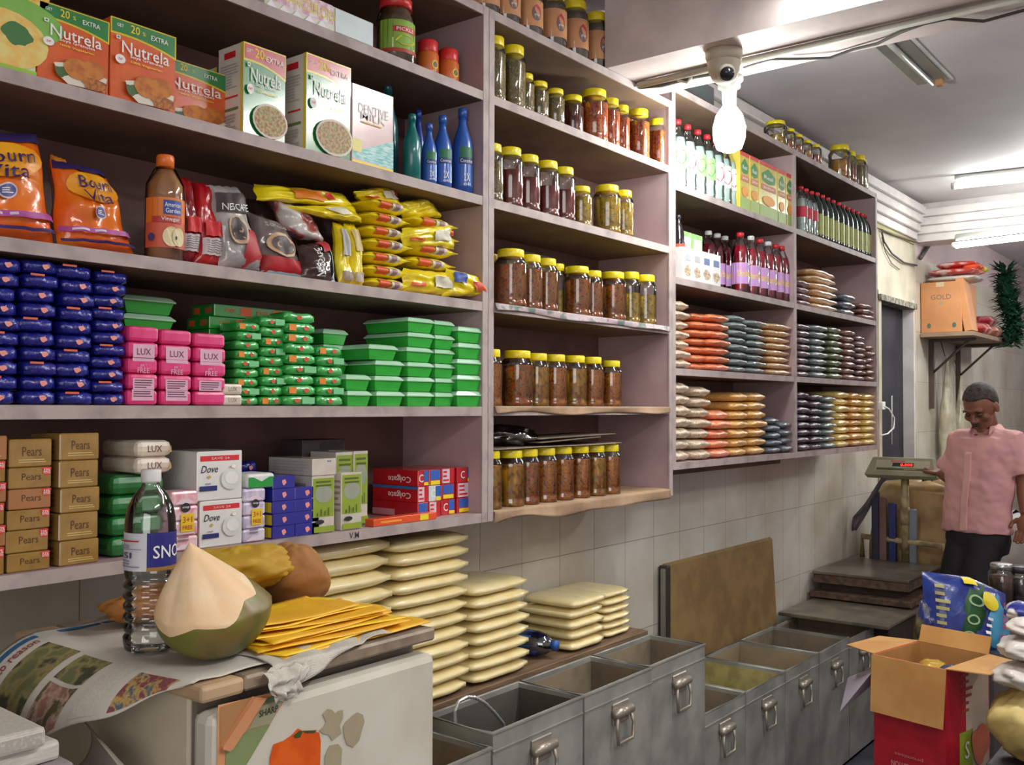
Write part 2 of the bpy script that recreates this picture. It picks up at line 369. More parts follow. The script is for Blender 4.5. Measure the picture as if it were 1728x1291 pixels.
# ================================================================ lamps, camera, cables overhead
glow = mat('lamp_glow', (240, 255, 250), .4, emit=11)
fix = mat('white_fixture', (215, 215, 208), .5)
glow2 = mat('near_lamp_glow', (240, 255, 250), .4, emit=22)
def tube_lamp(a, b, r, label, house=True):
    a, b = Vector(a), Vector(b); c = (a+b)/2; root = empty('tube_light', c); d = (b-a).normalized()
    MB().tube([a-c, b-c], r, glow if house else glow2, 14).build('lamp_tube', root)
    for e, s in ((a, 1), (b, -1)): MB().tube([e-c-d*s*.02, e-c+d*s*.002], r*1.15, fix, 12).build('end_cap', root)
    n = Vector((0, 0, 1))
    if house:
        q = [a-c+n*.05, b-c+n*.05]; MB().tube(q, .022, fix, 4).build('batten_housing', root)
    return tag(root, label, 'lamp')
tube_lamp((2.55, 1.0, 2.75), (2.55, -.25, 2.75), .017, 'lit tube light mounted on the near face of the ceiling beam', False)
kids_t = tube_lamp((6.25, 1.50, 2.885), (6.42, .05, 2.885), .018, 'glaring tube light under the far ceiling before the cornice')
tube_lamp((6.76, 1.62, 2.607), (6.52, .35, 2.607), .02, 'glowing tube light below the far beam, above the wall shelf')
light('far_tube_flare', 'POINT', (6.34, 1.05, 2.79), 13, COOL, .03)
# recessed troffer
tr = empty('ceiling_troffer', (4.0, 1.13, 2.95)); m_tr = mat('dull_metal_reflector', (150, 152, 148), .35, metal=.6)
f = MB(); f.box(-.62, .39, -.075, .075, -.012, -.001, fix, .003); f.build('frame', tr)
f = MB(); f.box(-.6, .36, -.062, -.012, -.016, -.0125, m_tr); f.box(-.6, .36, .012, .062, -.016, -.0125, m_tr); f.build('reflector', tr)
MB().tube([(-.6, 0, -.026), (.34, 0, -.026)], .011, mat('unlit_tube', (205, 208, 200), .3), 10).build('lamp_tube', tr)
MB().box(.33, .365, -.045, -.015, -.04, -.012, mat('orange_holder', (190, 140, 95), .5), .003).build('lamp_holder', tr)
tag(tr, 'unlit rectangular light fitting set in the far ceiling behind the beam', 'lamp')
# compact bulb in its holder
b = empty('light_bulb', (2.925, 1.385, 2.622)); by = 0
MB().lathe([(.045, 0), (.045, -.012), (.036, -.02), (.036, -.034), (.024, -.04), (.022, -.085), (.0, -.086)][::-1], fix, 20, cap0=False, cap1=False).build('lamp_holder', b)
MB().lathe([(.0, -.245), (.018, -.243), (.040, -.232), (.051, -.2), (.053, -.165), (.043, -.125), (.022, -.095), (.018, -.085)], mat('bulb_glow_glass', (240, 255, 248), .3, emit=30), 20).build('lamp_glass', b)
tag(b, 'glaring lit bulb hanging from a white holder on the ceiling beam', 'light bulb')
light('bulb_wrap_glow', 'POINT', (2.925, 1.36, 2.33), 6, COOL, .05)
# dome security camera
k = empty('security_camera', (2.70, 1.295, 2.622)); ivory = mat('ivory_plastic', (205, 196, 178), .45)
MB().lathe([(0, -.034), (.05, -.034), (.055, -.02), (.055, -.001), (0, -.001)], ivory, 26).build('mounting_base', k)
MB().lathe([(.0, -.098), (.02, -.096), (.036, -.084), (.046, -.062), (.05, -.034)], ivory, 26, cap1=False).build('dome_housing', k)
dd = Vector((-.62, -.45, -.45)).normalized(); q = Vector((0, 0, -.055))
mb = MB(); mb.tube([q+dd*.02, q+dd*.058], [.029, .026], ivory, 18); mb.build('lens_barrel', k)
mb = MB(); mb.tube([q+dd*.0585, q+dd*.062], .021, mat('dark_lens', (38, 36, 42), .15), 18); mb.build('lens', k)
tag(k, 'ivory dome security camera on the underside of the ceiling beam', 'camera')
# conduit and cables under the beam
mb = MB(); mb.tube([(2.78, 1.64, 2.609), (2.78, -2.5, 2.609)], .011, mat('grey_conduit', (178, 174, 164), .5), 10); tag(mb.build('conduit_pipe'), 'pale conduit pipe running along the underside of the ceiling beam', 'pipe')
cab = mat('grimy_cable', (88, 84, 80), .7)
mb = MB(); mb.tube([(2.80, 1.655, 2.612), (2.795, 1.56, 2.598), (2.80, 1.44, 2.603), (2.80, 1.36, 2.598)], .008, cab, 6)
mb.tube([(2.79, 1.5, 2.60), (2.80, 1.47, 2.588), (2.79, 1.45, 2.60)], .005, fix, 6); tag(mb.build('frayed_cable'), 'grimy taped cable on the beam beside the shelf top', 'cable')
pts = [atz(x, y, 2.612) for x, y in ((1255, 115), (1300, 98), (1345, 100), (1400, 96), (1440, 84), (1480, 72), (1520, 55), (1560, 38), (1600, 32), (1660, 34), (1728, 18), (1800, 5))]
mb = MB(); mb.tube([(p.x, p.y, 2.613-.004*(i % 2)) for i, p in enumerate(pts)], .0045, cab, 6); tag(mb.build('twisted_wire'), 'twisted dark wire strung loosely under the ceiling beam', 'wire')
mb = MB(); mb.tube([atz(1382, 215+104, 2.945), atz(1382, 318, 2.93)], .004, cab); 
# cables by the end wall
pts = [at(x, y, 1.93) for x, y in ((1488, 392), (1492, 408), (1505, 428), (1525, 443), (1547, 448))]
mb = MB(); mb.tube(pts, .006, cab, 6); tag(mb.build('hanging_cable'), 'thick dark cable sagging across the wall above the doorway', 'cable')
pts = [at(x, y, 1.935) for x, y in ((1488, 400), (1494, 425), (1505, 445), (1518, 455))]
mb = MB(); mb.tube(pts, .003, cab, 6); tag(mb.build('hanging_cable'), 'thin faint cable looping below the thick one above the doorway', 'cable')
mb = MB(); mb.tube([at(1553, 436, 1.93), at(1571, 409, 1.93)], .014, mat('dark_pipe', (84, 80, 78), .6), 8); tag(mb.build('short_pipe'), 'short dark pipe slanting up behind the packets on the wall shelf', 'pipe')
pts = [at(x, y, 1.925) for x, y in ((1488, 388), (1510, 396), (1535, 405), (1560, 412))]
mb = MB(); mb.tube(pts, .006, mat('grey_brown_cable', (120, 112, 98), .6), 6); tag(mb.build('fixed_cable'), 'grey cable fixed along the wall under the cornice', 'cable')
# ================================================================ goods on the nearest shelving
WHT = flat((236, 236, 232)); BLK = flat((40, 36, 40)); RED = flat((206, 36, 42)); YEL = flat((238, 214, 40)); GRY = flat((120, 118, 120)); NAVY = flat((34, 34, 120)); LGR = flat((172, 172, 170))
def carton(w, h, d, body, c=.0012):
    mb = MB(); mb.box(0, w, 0, d, 0, h, body, c); return mb
card = lambda n, c, **k: mat(n, c, k.pop('rough', .25), coat=k.pop('coat', .9), **k)
def place_front(mb, name, label, cat, X, Y, Z, group=None, rz=0):
    return tag(mb.build(name, None, (X, Y, Z), (0, 0, rz)), label, cat, group)
YF = D+.012
z3 = SH[2]
# --- soya cartons
def soya(w, h, d, kind):
    grn = card('carton_green', (38, 128, 62)); yl = card('carton_yellow_trim', (226, 204, 46))
    base = card('carton_orange', (206, 84, 30), c2=(216, 100, 40)) if kind == 'o' else grn
    band = grn if kind == 'o' else card('carton_crimson', (186, 44, 58))
    mb = carton(w, h, d, base if kind == 'o' else card('carton_white', (222, 218, 206)))
    f = front(mb, 0, w, 0, 0, h)
    if kind == 'g': f.rect(0.01, 0.005, .99, .995, base)
    f.poly([(0, 1), (0, .80)]+[(u/8, .80-.0*u+.015*math.sin(u/8*3.1)-.10*(u/8)**2) for u in range(1, 8)]+[(1, .70), (1, 1)], yl)
    f.poly([(0.02, .985), (0.02, .825)]+[(u/8, .825+.015*math.sin(u/8*3.1)-.10*(u/8)**2) for u in range(1, 8)]+[(.98, .73), (.98, .985)], band)
    f.text('GET', .14, .92, .038, WHT); f.text('20', .36, .915, .10, YEL); f.text('%', .49, .90, .05, YEL); f.text('EXTRA', .73, .885, .06, WHT)
    f.text('Nutrela', .52, .665, .15, WHT, w=.72); f.text('Soya Granules' if kind == 'o' else 'Soya Chunks', .53, .565, .05, WHT, w=.5)
    f.text('100% Vegetarian', .53, .50, .035, YEL, w=.48); f.rect(.07, .74, .13, .785, WHT); f.rect(.085, .752, .115, .773, flat((30, 120, 50)))
    f.ell(.13, .5, .075, .055, WHT); f.text('SVF', .13, .5, .03, RED)
    if kind == 'o':
        f.poly([(.2, .25), (.42, .30), (.95, .22), (.92, .04), (.4, .02), (.27, .1)], flat((222, 216, 196))); f.blob(.30, .16, .09, .07, flat((58, 92, 40)), 3)
        pt = mat('fried_patty', (196, 120, 42), .6, c2=(168, 92, 30), nscale=60)
        f.ell(.75, .28, .17, .12, pt); f.ell(.52, .24, .19, .135, pt); f.blob(.76, .10, .18, .08, mat('crumbs', (190, 112, 40), .6, c2=(120, 70, 30), nscale=150), 5)
    else:
        f.ell(.60, .2, .42, .19, flat((214, 204, 190))); f.ell(.60, .2, .38, .165, mat('printed_granules', (196, 148, 108), .5, c2=(146, 70, 48), nscale=160, c3=(120, 140, 70)))
        g = lside(mb, 0, 0, d, 0, h); g.rect(.9, 0, 1, 1, yl, 0); g.rect(.25, .86, .7, .93, RED, 1); g.lines(.12, .52, .8, .8, 9, LGR, 1); g.rect(.15, .28, .82, .31, flat((96, 128, 70)), 1); g.lines(.12, .04, .8, .24, 6, LGR, 3); g.rect(.3, .42, .8, .44, RED, 1)
    return mb
def boxat(pl, pr, ytop, Y, z):            # left x, width, height from the photograph's edges on the plane y = Y
    x0, x1 = XA(pl, Y), XA(pr, Y); return x0, x1-x0, at((pl+pr)/2, ytop, Y).z-z
x, w, h = boxat(-75, 52, -20, YF, z3); mb = carton(w, .19, .07, card('carton_pale_yellow', (226, 226, 190))); f = front(mb, 0, w, 0, 0, .19)
f.rect(0, .5, 1, 1, WHT); f.ell(.86, .74, .32, .14, mat('printed_noodles', (226, 196, 90), .5, c2=(214, 150, 60), nscale=80)); f.ell(.5, .48, .9, .22, flat((120, 178, 72))); f.ell(.55, .28, .62, .26, mat('printed_soup', (222, 206, 120), .5, c2=(226, 180, 90), nscale=40)); f.blob(.72, .34, .2, .1, flat((52, 110, 50)), 2)
f.rect(.2, .92, .6, .96, RED); f.rect(0, 0, 1, .05, flat((150, 190, 60)))
place_front(mb, 'soup_carton', 'pale green and yellow soup carton at the left edge of the carton shelf', 'carton', x, YF, z3)
for i, (pl, pr, yt, dy, lab) in enumerate([(54, 176, 15, 0, 'orange soya granules carton with green top, leftmost of three'), (178, 290, 42, 0, 'orange soya granules carton with green top, middle one with bright glare'), (291, 362, 110, .06, 'orange soya granules carton with green top, set back beside green cartons')]):
    x, w, h = boxat(pl, pr, yt, YF+dy, z3)
    if i == 2: x -= .05; w = .17; h *= 1.0; x = XA(287, YF+dy)-.04
    place_front(soya(w, h, .055, 'o'), 'soya_carton', lab, 'carton', x, YF+dy, z3)
mb = carton(.15, .17, .05, card('carton_red_back', (178, 30, 38))); g = lside(mb, 0, 0, .05, 0, .17); g.rect(0, .72, 1, 1, WHT); g.rect(.2, .82, .85, .9, RED); g.rect(.86, 0, 1, 1, YEL)
f = front(mb, 0, .15, 0, 0, .17); f.rect(0, .72, 1, 1, card('carton_green', (38, 128, 62)))
place_front(mb, 'red_carton', 'red carton with green top wedged behind the orange and green soya cartons', 'carton', XA(360, YF+.125), YF+.125, z3)
for pl, pr, yt, lab in ((405, 477, 80, 'green soya carton with red top, the left of two green ones'), (512, 588, 100, 'green soya carton with red top and glare, right of two green ones')):
    x, w, h = boxat(pl, pr, yt, YF, z3); place_front(soya(w, h, .085, 'g'), 'soya_carton', lab, 'carton', x, YF, z3)
x, w, h = boxat(591, 661, 150, YF+.004, z3); mb = carton(w, h, .05, card('carton_blush', (206, 176, 176), c2=(214, 190, 190))); f = front(mb, 0, w, 0, 0, h)
f.poly([(0, .08), (0, .14), (1, .42), (1, 0.05)], mat('teal_swoosh', (70, 160, 160), .35, c2=(170, 210, 206), nscale=40, stretch=(1, 1, 6))); f.rect(0, 0, 1, .05, YEL); f.rect(.0, .16, .22, .32, flat((232, 222, 140)))
f.text('DENTIVE', .5, .72, .12, WHT, w=.72); f.text('MILK', .5, .63, .09, WHT, w=.6); f.rect(.2, .54, .7, .56, flat((226, 190, 130)))
place_front(mb, 'powder_carton', 'blush pink carton with teal swoosh beside the hair oil bottles', 'carton', x, YF+.004, z3)
# --- hair oil bottles
def oil(col, h, r, txt=True):
    def mk():
        root = empty('oil_bottle'); m = mat('oil_%d%d%d' % col, col, .28, coat=.5); q = h/.2
        MB().lathe([(.6*r, 0), (r, .004), (r, .11*q), (r*.86, .13*q), (r*.5, .155*q), (r*.38, .168*q), (r*.38, .178*q)], m, 22).build('bottle_body', root)
        MB().lathe([(r*.44, .178*q), (r*.46, .198*q), (r*.36, .2*q)], m, 16).build('cap', root)
        if txt:
            mb = MB(); f = Face(mb, (0, 0, 0), (1, 0, 0), (0, 0, 1), 2.2*r, .08*q, r, (0, 0, .02*q))
            f.rect(.12, 0, .88, 1.1, m); f.rect(.2, .72, .8, 1.1, flat((30, 110, 70))); f.rect(.15, .62, .85, .8, flat((30, 50, 110))); f.text('Coconut', .5, .71, .1, WHT, w=.55); f.text('2X', .5, .25, .22, WHT, w=.25); f.text('oil', .5, .06, .08, WHT, w=.3)
            mb.build('label', root)
        return root
    return mk
BLU = (44, 92, 178); TEAL = (16, 112, 108)
for i, (pc, yt, col, dy, hw, lab) in enumerate([(652, 138, (14, 84, 90), .09, 17, 'tall dark teal oil bottle behind the blush carton'), (693, 192, TEAL, .02, 15, 'teal hair oil bottle in front of the blue ones'),
        (704, 185, (30, 62, 150), .10, 12, 'blue oil bottle standing behind the teal one'), (722, 208, BLU, .02, 13, 'shortest blue hair oil bottle beside the teal one'), (745, 195, BLU, .02, 16, 'blue hair oil bottle between the shortest and the rightmost'), (779, 183, BLU, .02, 18, 'tallest blue hair oil bottle, rightmost, against the side panel')]):
    Y = D+dy+.03; r = min(hw*mpp(XA(pc, Y), Y), .034); h = at(pc, yt, Y).z-z3
    o = oil(col, h, r, i in (4, 5, 3))(); o.rotation_euler.z = -.45; o.location = (XA(pc, Y), Y, z3); tag(o, lab, 'bottle')
# --- top shelf
z2 = SH[1]
x = XA(440, YF); w = XA(626, YF)-x; mb = carton(w, .062, .1, card('carton_white', (222, 218, 206)))
f = front(mb, 0, w, 0, 0, .062); f.rect(0, .3, .6, 1, mat('pink_sachet_print', (206, 150, 176), .25, c2=(232, 222, 226), nscale=50, coat=.5)); f.text('ADVANCED', .25, .62, .4, flat((226, 210, 90)), w=.4); f.text('FLORAN', .55, .6, .4, flat((226, 210, 90)), w=.25); f.rect(.62, .1, .99, .95, flat((206, 220, 222)))
for i in range(5): f.poly([(.0+.11*i, .02), (.05+.11*i, .3), (.11+.11*i, .02)], flat((236, 232, 240)))
place_front(mb, 'sachet_display_box', 'low white display box of pink sachets on the upper shelf', 'box', x, YF, z2)
jb = MB(); jb.lathe([(.03, 0), (.036, .004), (.036, .095), (.032, .105)], mat('brown_coffee', (176, 128, 96), .4, c2=(150, 96, 70), nscale=60), 20)
fr = Face(jb, (0, 0, 0), (1, 0, 0), (0, 0, 1), .06, .06, .036, (0, 0, .015)); fr.rect(0, 0, 1, 1, flat((190, 140, 128))); fr.text('Tasty', .5, .6, .25, flat((150, 50, 40)), w=.6)
Y = YF+.16; root = empty('spread_jar', (XA(577, Y), Y, z2)); jb.build('jar_body', root); MB().lathe([(.036, .105), (.037, .122), (.034, .124)], mat('silver_lid', (190, 190, 186), .25, metal=.8), 20).build('lid', root)
tag(root, 'tan jar with silver lid behind the sachet display box', 'jar')
Y = YF+.16; root = empty('spread_jar', (XA(520, Y), Y, z2)); MB().lathe([(.03, 0), (.036, .004), (.036, .095), (.032, .105)], mat('rose_jar', (196, 150, 140), .4), 20).build('jar_body', root); MB().lathe([(.036, .105), (.037, .122), (.034, .124)], MATS['silver_lid'], 20).build('lid', root)
tag(root, 'rose coloured jar half hidden behind the pink sachets', 'jar')
Y = D+.075; pc = 664; r = 33*mpp(XA(pc, Y), Y); h = at(pc, 0, Y).z-z2
root = empty('pickle_jar', rz=-.42, loc=(XA(pc, Y), Y, z2)); mb = MB(); mb.lathe([(r*.9, .002), (r*.97, .006), (r*.97, h*.64), (r*.7, h*.84)], mat('dark_pickle', (92, 70, 52), .4, c2=(120, 92, 60), nscale=80), 24); mb.build('contents', root)
mb = MB(); mb.lathe([(r*.85, 0), (r, .005), (r, h*.68), (r*.93, h*.78), (r*.8, h*.87)], clear('clear_pet', (248, 250, 249), .13), 24, cap1=False); mb.build('jar_body', root)
mb = MB(); f = Face(mb, (0, 0, 0), (1, 0, 0), (0, 0, 1), 2.5*r, h*.46, r, (0, 0, h*.18)); f.rect(0, 0, 1, 1, flat((132, 172, 62))); f.poly([(.3, 0), (.6, .75), (.9, 0)], flat((220, 214, 190))); f.rect(.3, .62, .85, .8, flat((190, 50, 44))); f.text('PICKLE', .57, .71, .11, WHT, w=.4); f.blob(.58, .38, .2, .16, flat((196, 196, 60)), 4); f.rect(0, 0, 1, .12, flat((170, 60, 50))); mb.build('label', root)
MB().lathe([(r*.84, h*.86), (r*.84, h*.985), (r*.78, h)], mat('red_lid', (206, 46, 44), .35), 24).build('lid', root); tag(root, 'big pickle jar with red lid and green label on the upper shelf', 'jar')
def shaker():
    root = empty('powder_bottle'); m = mat('orange_wrap', (204, 104, 44), .35, c2=(190, 88, 40), nscale=20)
    mb = MB(); mb.lathe([(.026, 0), (.03, .004), (.03, .075), (.026, .083)], m, 20); f = Face(mb, (0, 0, 0), (1, 0, 0), (0, 0, 1), .07, .06, .03, (0, 0, .008)); f.ell(.6, .6, .16, .2, YEL); f.ell(.6, .6, .11, .14, flat((90, 60, 40))); f.text('gold', .35, .25, .14, WHT, w=.3); mb.build('bottle_body', root)
    MB().lathe([(.026, .08), (.0275, .083), (.0275, .112), (.024, .116)], mat('red_lid', (206, 46, 44), .35), 20).build('cap', root); return root
K = Kind(shaker)
for pc, lab in ((719, 'orange bottle with red cap beside the pickle jar'), (754, 'orange bottle with red cap nearest the side panel')):
    Y = D+.07; K.put((XA(pc, Y), Y, z2), lab, 'bottle', rz=-.3, scale=(.95, .95, .92))
# --- pouches on the shelf below (z4)
z4 = SH[3]
def pouch(name, label, corners, Y, mfront, th=.045, deco=None, seed=0, lean=.03, mats=None):
    """corners: photo pixels of the outline TL, TR, BR, BL on the plane y = Y; top leans back by lean"""
    P = [at(a, b, Y) for a, b in corners]; P[2].z = max(P[2].z, z4+.002); P[3].z = max(P[3].z, z4+.002); c = (P[2]+P[3])/2
    TL, TR, BR, BL = [Vector((p.x-c.x, 0, p.z-c.z)) for p in P]; nu, nv = 16, 18
    def S_(u, v, sg):
        p = (BL*(1-u)+BR*u)*(1-v)+(TL*(1-u)+TR*u)*v
        e = (max(0, 1-abs(2*u-1)**3)**.5)*(max(0, 1-abs(2*v-1)**4)**.5)
        wv = noise.noise(Vector((u*4+seed*5, v*5, sg*2)))*.35+noise.noise(Vector((u*11+seed, v*3, sg)))*.18
        return Vector((p.x+.003*math.sin(v*9+seed), lean*v+sg*th/2*e*(1+wv)+th/2, p.z+.002*abs(math.sin(u*12+seed))))
    mb = MB(); mb.grid(lambda u, v: S_(u, v, -1), nu, nv, mfront)
    mb.grid(lambda u, v: S_(1-u, v, 1), nu, nv, mfront)
    if deco: deco(lambda pts, m, l=0: mb.add([S_(u, v, -1)+Vector((0, -.0006*(l+1), 0)) for u, v in pts], [tuple(range(len(pts)))], m), lambda fn: None, S_, mb)
    return tag(mb.build(name, None, (c.x, Y, c.z)), label, 'pouch')
class SF(Face):                         # print that follows a bulging pouch
    def __init__(s, mb, fn): s.mb = mb; s.fn = fn; s.w = 1; s.h = 1; s.k = 0; s.rad = 1
    def P(s, u, v, l): return s.fn(u, v, -1)+Vector((0, -.0007*(l+1)-.0045, 0))
    def poly(s, pts, m, l=None):
        l = s.k if l is None else l; s.k += 1; c = (sum(p[0] for p in pts)/len(pts), sum(p[1] for p in pts)/len(pts)); R = 3; n = len(pts)
        vs = [s.P(*c, l)]
        for r in range(1, R+1): vs += [s.P(c[0]+(u-c[0])*r/R, c[1]+(v-c[1])*r/R, l) for u, v in pts]
        fs = [(0, 1+i, 1+(i+1) % n) for i in range(n)]+[(1+r*n+i, 1+(r+1)*n+i, 1+(r+1)*n+(i+1) % n, 1+r*n+(i+1) % n) for r in range(R-1) for i in range(n)]
        s.mb.add(vs, fs, m, True); return s
    def text(s, *a, **k): k['l'] = s.k+6; s.k += 1; return Face.text(s, *a, **k)
    def rect(s, u0, v0, u1, v1, m, l=None):
        l = s.k if l is None else l; s.k += 1; n = 10; k = 4
        vs = [s.P(u0+(u1-u0)*i/n, v0+(v1-v0)*j/k, l) for j in range(k+1) for i in range(n+1)]
        s.mb.add(vs, [(j*(n+1)+i, j*(n+1)+i+1, (j+1)*(n+1)+i+1, (j+1)*(n+1)+i) for j in range(k) for i in range(n)], m, True); return s
foil = lambda n, c, **k: mat(n, c, k.pop('rough', .22), bump=k.pop('bump', .5), bscale=k.pop('bscale', 28), coat=.6, **k)
m_bv = foil('orange_pouch', (226, 98, 24), c2=(232, 130, 28), nscale=8)
def deco_bv(_a, _b, S_, mb):
    f = SF(mb, S_); pu = flat((58, 30, 96)); wv = flat((238, 180, 40)); li = flat((170, 70, 150))
    f.rect(0, .9, 1, 1, flat((48, 34, 92))); f.ell(.5, .72, .42, .17, mat('pouch_yellow', (236, 168, 34), .3, c2=(230, 140, 30), nscale=9))
    f.text('Bourn', .52, .76, .13, pu, w=.56); f.text('Vita', .5, .61, .13, pu, w=.45); f.ell(.5, .42, .11, .075, flat((200, 190, 210))); f.ell(.5, .42, .095, .06, flat((70, 70, 130))); f.lines(.43, .39, .57, .45, 3, WHT)
    f.rect(0, .18, 1, .235, li); f.rect(.1, .195, .55, .22, flat((220, 200, 220))); f.rect(0, .07, 1, .10, flat((60, 40, 100)))
pouch('drink_powder_pouch', 'large upright orange drink powder pouch at the left shelf end', [(-62, 212), (96, 216), (104, 408), (-75, 402)], D+.03, m_bv, .07, deco_bv, 1, .04)
pouch('drink_powder_pouch', 'slumped orange drink powder pouch beside the vinegar bottle', [(118, 262), (205, 282), (242, 430), (112, 420)], D+.03, m_bv, .07, deco_bv, 2, .03)
pouch('drink_powder_pouch', 'side of an orange pouch squeezed between two upright ones', [(98, 258), (124, 268), (136, 404), (106, 400)], D+.085, mat('amber_pouch', (206, 130, 40), .3, bump=.4, c2=(190, 110, 36)), .05, None, 3, .0)
# vinegar
Y = D+.055; r = 32*mpp(XA(274, Y), Y); h = at(274, 262, Y).z-z4; root = empty('vinegar_bottle', rz=-.42, loc=(XA(274, Y), Y, z4))
MB().lathe([(r*.8, 0), (r*.95, .004), (r*.93, h*.5), (r*.9, h*.72), (r*.45, h*.86)], mat('amber_vinegar', (196, 132, 84), .1, c2=(206, 144, 96)), 24).build('contents', root)
MB().lathe([(r*.82, 0), (r, .004), (r, h*.6), (r*.98, h*.72), (r*.6, h*.86), (r*.4, h*.9)], clear('clear_pet', (248, 250, 249), .13), 24).build('bottle_body', root)
mb = MB(); f = Face(mb, (0, 0, 0), (1, 0, 0), (0, 0, 1), 2.6*r, h*.46, r, (0, 0, h*.12)); f.rect(0, 0, 1, 1, flat((226, 122, 40))); f.rect(0, 0, 1, .5, flat((204, 92, 66))); f.rect(.42, .66, .8, .95, flat((40, 70, 150))); f.text('American', .61, .86, .09, WHT, w=.33); f.text('Garden', .61, .74, .09, WHT, w=.3); f.rect(.2, .5, .8, .62, flat((180, 50, 44))); f.text('Vinegar', .56, .56, .1, WHT, w=.36); f.ell(.58, .22, .17, .2, flat((228, 214, 170))); f.ell(.72, .22, .13, .19, flat((220, 206, 160))); f.ell(.66, .2, .02, .04, BLK); f.ell(.2, .2, .07, .08, flat((60, 60, 110))); mb.build('label', root)
MB().lathe([(r*.46, h*.88), (r*.46, h*.985), (r*.42, h)], mat('orange_cap', (232, 118, 44), .35), 22).build('cap', root); tag(root, 'vinegar bottle with orange cap and apple label', 'bottle')
# coffee pouches
m_red = foil('crimson_pouch', (132, 16, 26), c2=(160, 30, 36)); m_gr = foil('silver_grey_pouch', (150, 146, 146), c2=(196, 190, 188), nscale=9); m_dk = foil('dark_brown_pouch', (62, 44, 44), c2=(84, 62, 60)); m_yw = foil('yellow_wrapper', (226, 202, 24), c2=(238, 218, 40), bump=.6, bscale=36)
def deco_side(_a, _b, S_, mb): f = SF(mb, S_); f.rect(.1, .12, .9, .32, flat((206, 190, 190))); f.lines(.2, .14, .8, .30, 6, GRY, 2); f.rect(.15, .34, .85, .52, flat((200, 36, 40)))
pouch('coffee_pouch', 'dark red coffee pouch standing edge on beside the vinegar', [(322, 292), (346, 296), (350, 446), (308, 440)], D+.04, m_red, .05, deco_side, 4)
pouch('coffee_pouch', 'bright red coffee pouch edge on, left of the silver pouch', [(350, 300), (378, 306), (388, 452), (340, 446)], D+.03, foil('red_pouch', (186, 24, 30), c2=(150, 20, 30)), .05, deco_side, 5)
def deco_cof(_a, _b, S_, mb):
    f = SF(mb, S_); f.rect(.05, .66, .95, .9, flat((66, 54, 54))); f.text('NESCAFE', .5, .72, .085, WHT, w=.72); f.poly([(.5, .0), (1, .1), (1, .52), (.72, .45), (.45, .2)], flat((176, 50, 56)))
    f.ell(.42, .45, .25, .17, flat((196, 160, 130))); f.ell(.42, .46, .2, .135, flat((74, 66, 68)))
pouch('coffee_pouch', 'silver coffee pouch with cup print in a clear sleeve', [(376, 306), (428, 310), (454, 456), (384, 452)], D+.012, m_gr, .06, deco_cof, 6)
def deco_cup(_a, _b, S_, mb):
    f = SF(mb, S_); f.rect(0, .0, 1, .3, flat((170, 26, 34))); f.rect(0, .0, 1, .06, flat((170, 200, 214))); f.ell(.5, .52, .33, .2, flat((196, 160, 120))); f.ell(.52, .52, .26, .155, flat((84, 76, 76))); f.text('Sunrise', .4, .82, .07, LGR, w=.5)
pouch('coffee_pouch', 'grey and red coffee pouch printed with a cup, slumped low', [(446, 352), (505, 374), (530, 474), (452, 462)], D+.03, foil('grey_brown_pouch', (104, 92, 92), c2=(134, 122, 120)), .06, deco_cup, 7)
def deco_nes(_a, _b, S_, mb):
    f = SF(mb, S_); f.rect(.86, .0, 1, .9, flat((196, 216, 230))); f.rect(.6, .75, .95, 1, flat((180, 50, 60)))
    vs, fs, asp = text_geo('NESCAFE'); mb.add([f.P(.3+(1-b)*.22, .08+a*.78, 3) for a, b in vs], [q for q in fs], WHT)
pouch('coffee_pouch', 'black coffee pouch turned sideways with white lettering', [(528, 412), (576, 404), (574, 490), (520, 470)], D+.012, m_dk, .05, deco_nes, 8)
pouch('coffee_pouch', 'brown and grey pouch lying aslant on top of other coffee pouches', [(480, 326), (540, 352), (562, 408), (500, 400)], D+.04, mat('mixed_pouch', (190, 184, 180), .25, c2=(60, 44, 48), nscale=18, bump=.6, coat=.6, c3=(150, 60, 60), detail=1), .06, None, 9)
pouch('coffee_pouch', 'dark pouch wedged behind the slumped coffee pouches', [(440, 330), (500, 336), (520, 440), (444, 440)], D+.11, m_dk, .05, None, 11)
pouch('noodle_packet', 'yellow packet with orange print lying across the pouches', [(456, 304), (606, 322), (612, 350), (448, 336)], D+.05, m_yw, .06, lambda a, b, S_, mb: SF(mb, S_).rect(.3, .2, .62, .8, flat((214, 120, 30))).rect(.66, .3, .72, .7, RED), 12)
pouch('noodle_packet', 'yellow packet folded over the grey pouch, under the top one', [(500, 344), (622, 342), (622, 374), (560, 366)], D+.02, m_yw, .05, lambda a, b, S_, mb: SF(mb, S_).rect(.4, .3, .7, .8, flat((220, 214, 190))), 13)
pouch('noodle_packet', 'upright yellow packet with pale strip beside the black pouch', [(586, 372), (602, 376), (602, 486), (578, 484)], D+.02, m_yw, .035, lambda a, b, S_, mb: SF(mb, S_).rect(.1, .05, .8, .2, flat((150, 130, 120))).rect(.2, .45, .8, .9, LGR), 14)
pouch('noodle_packet', 'second upright yellow packet, right of the first', [(604, 374), (622, 376), (620, 486), (602, 488)], D+.02, m_yw, .035, lambda a, b, S_, mb: SF(mb, S_).rect(.1, .05, .8, .2, flat((190, 176, 160))).rect(.2, .55, .8, .9, flat((200, 180, 120))), 15)
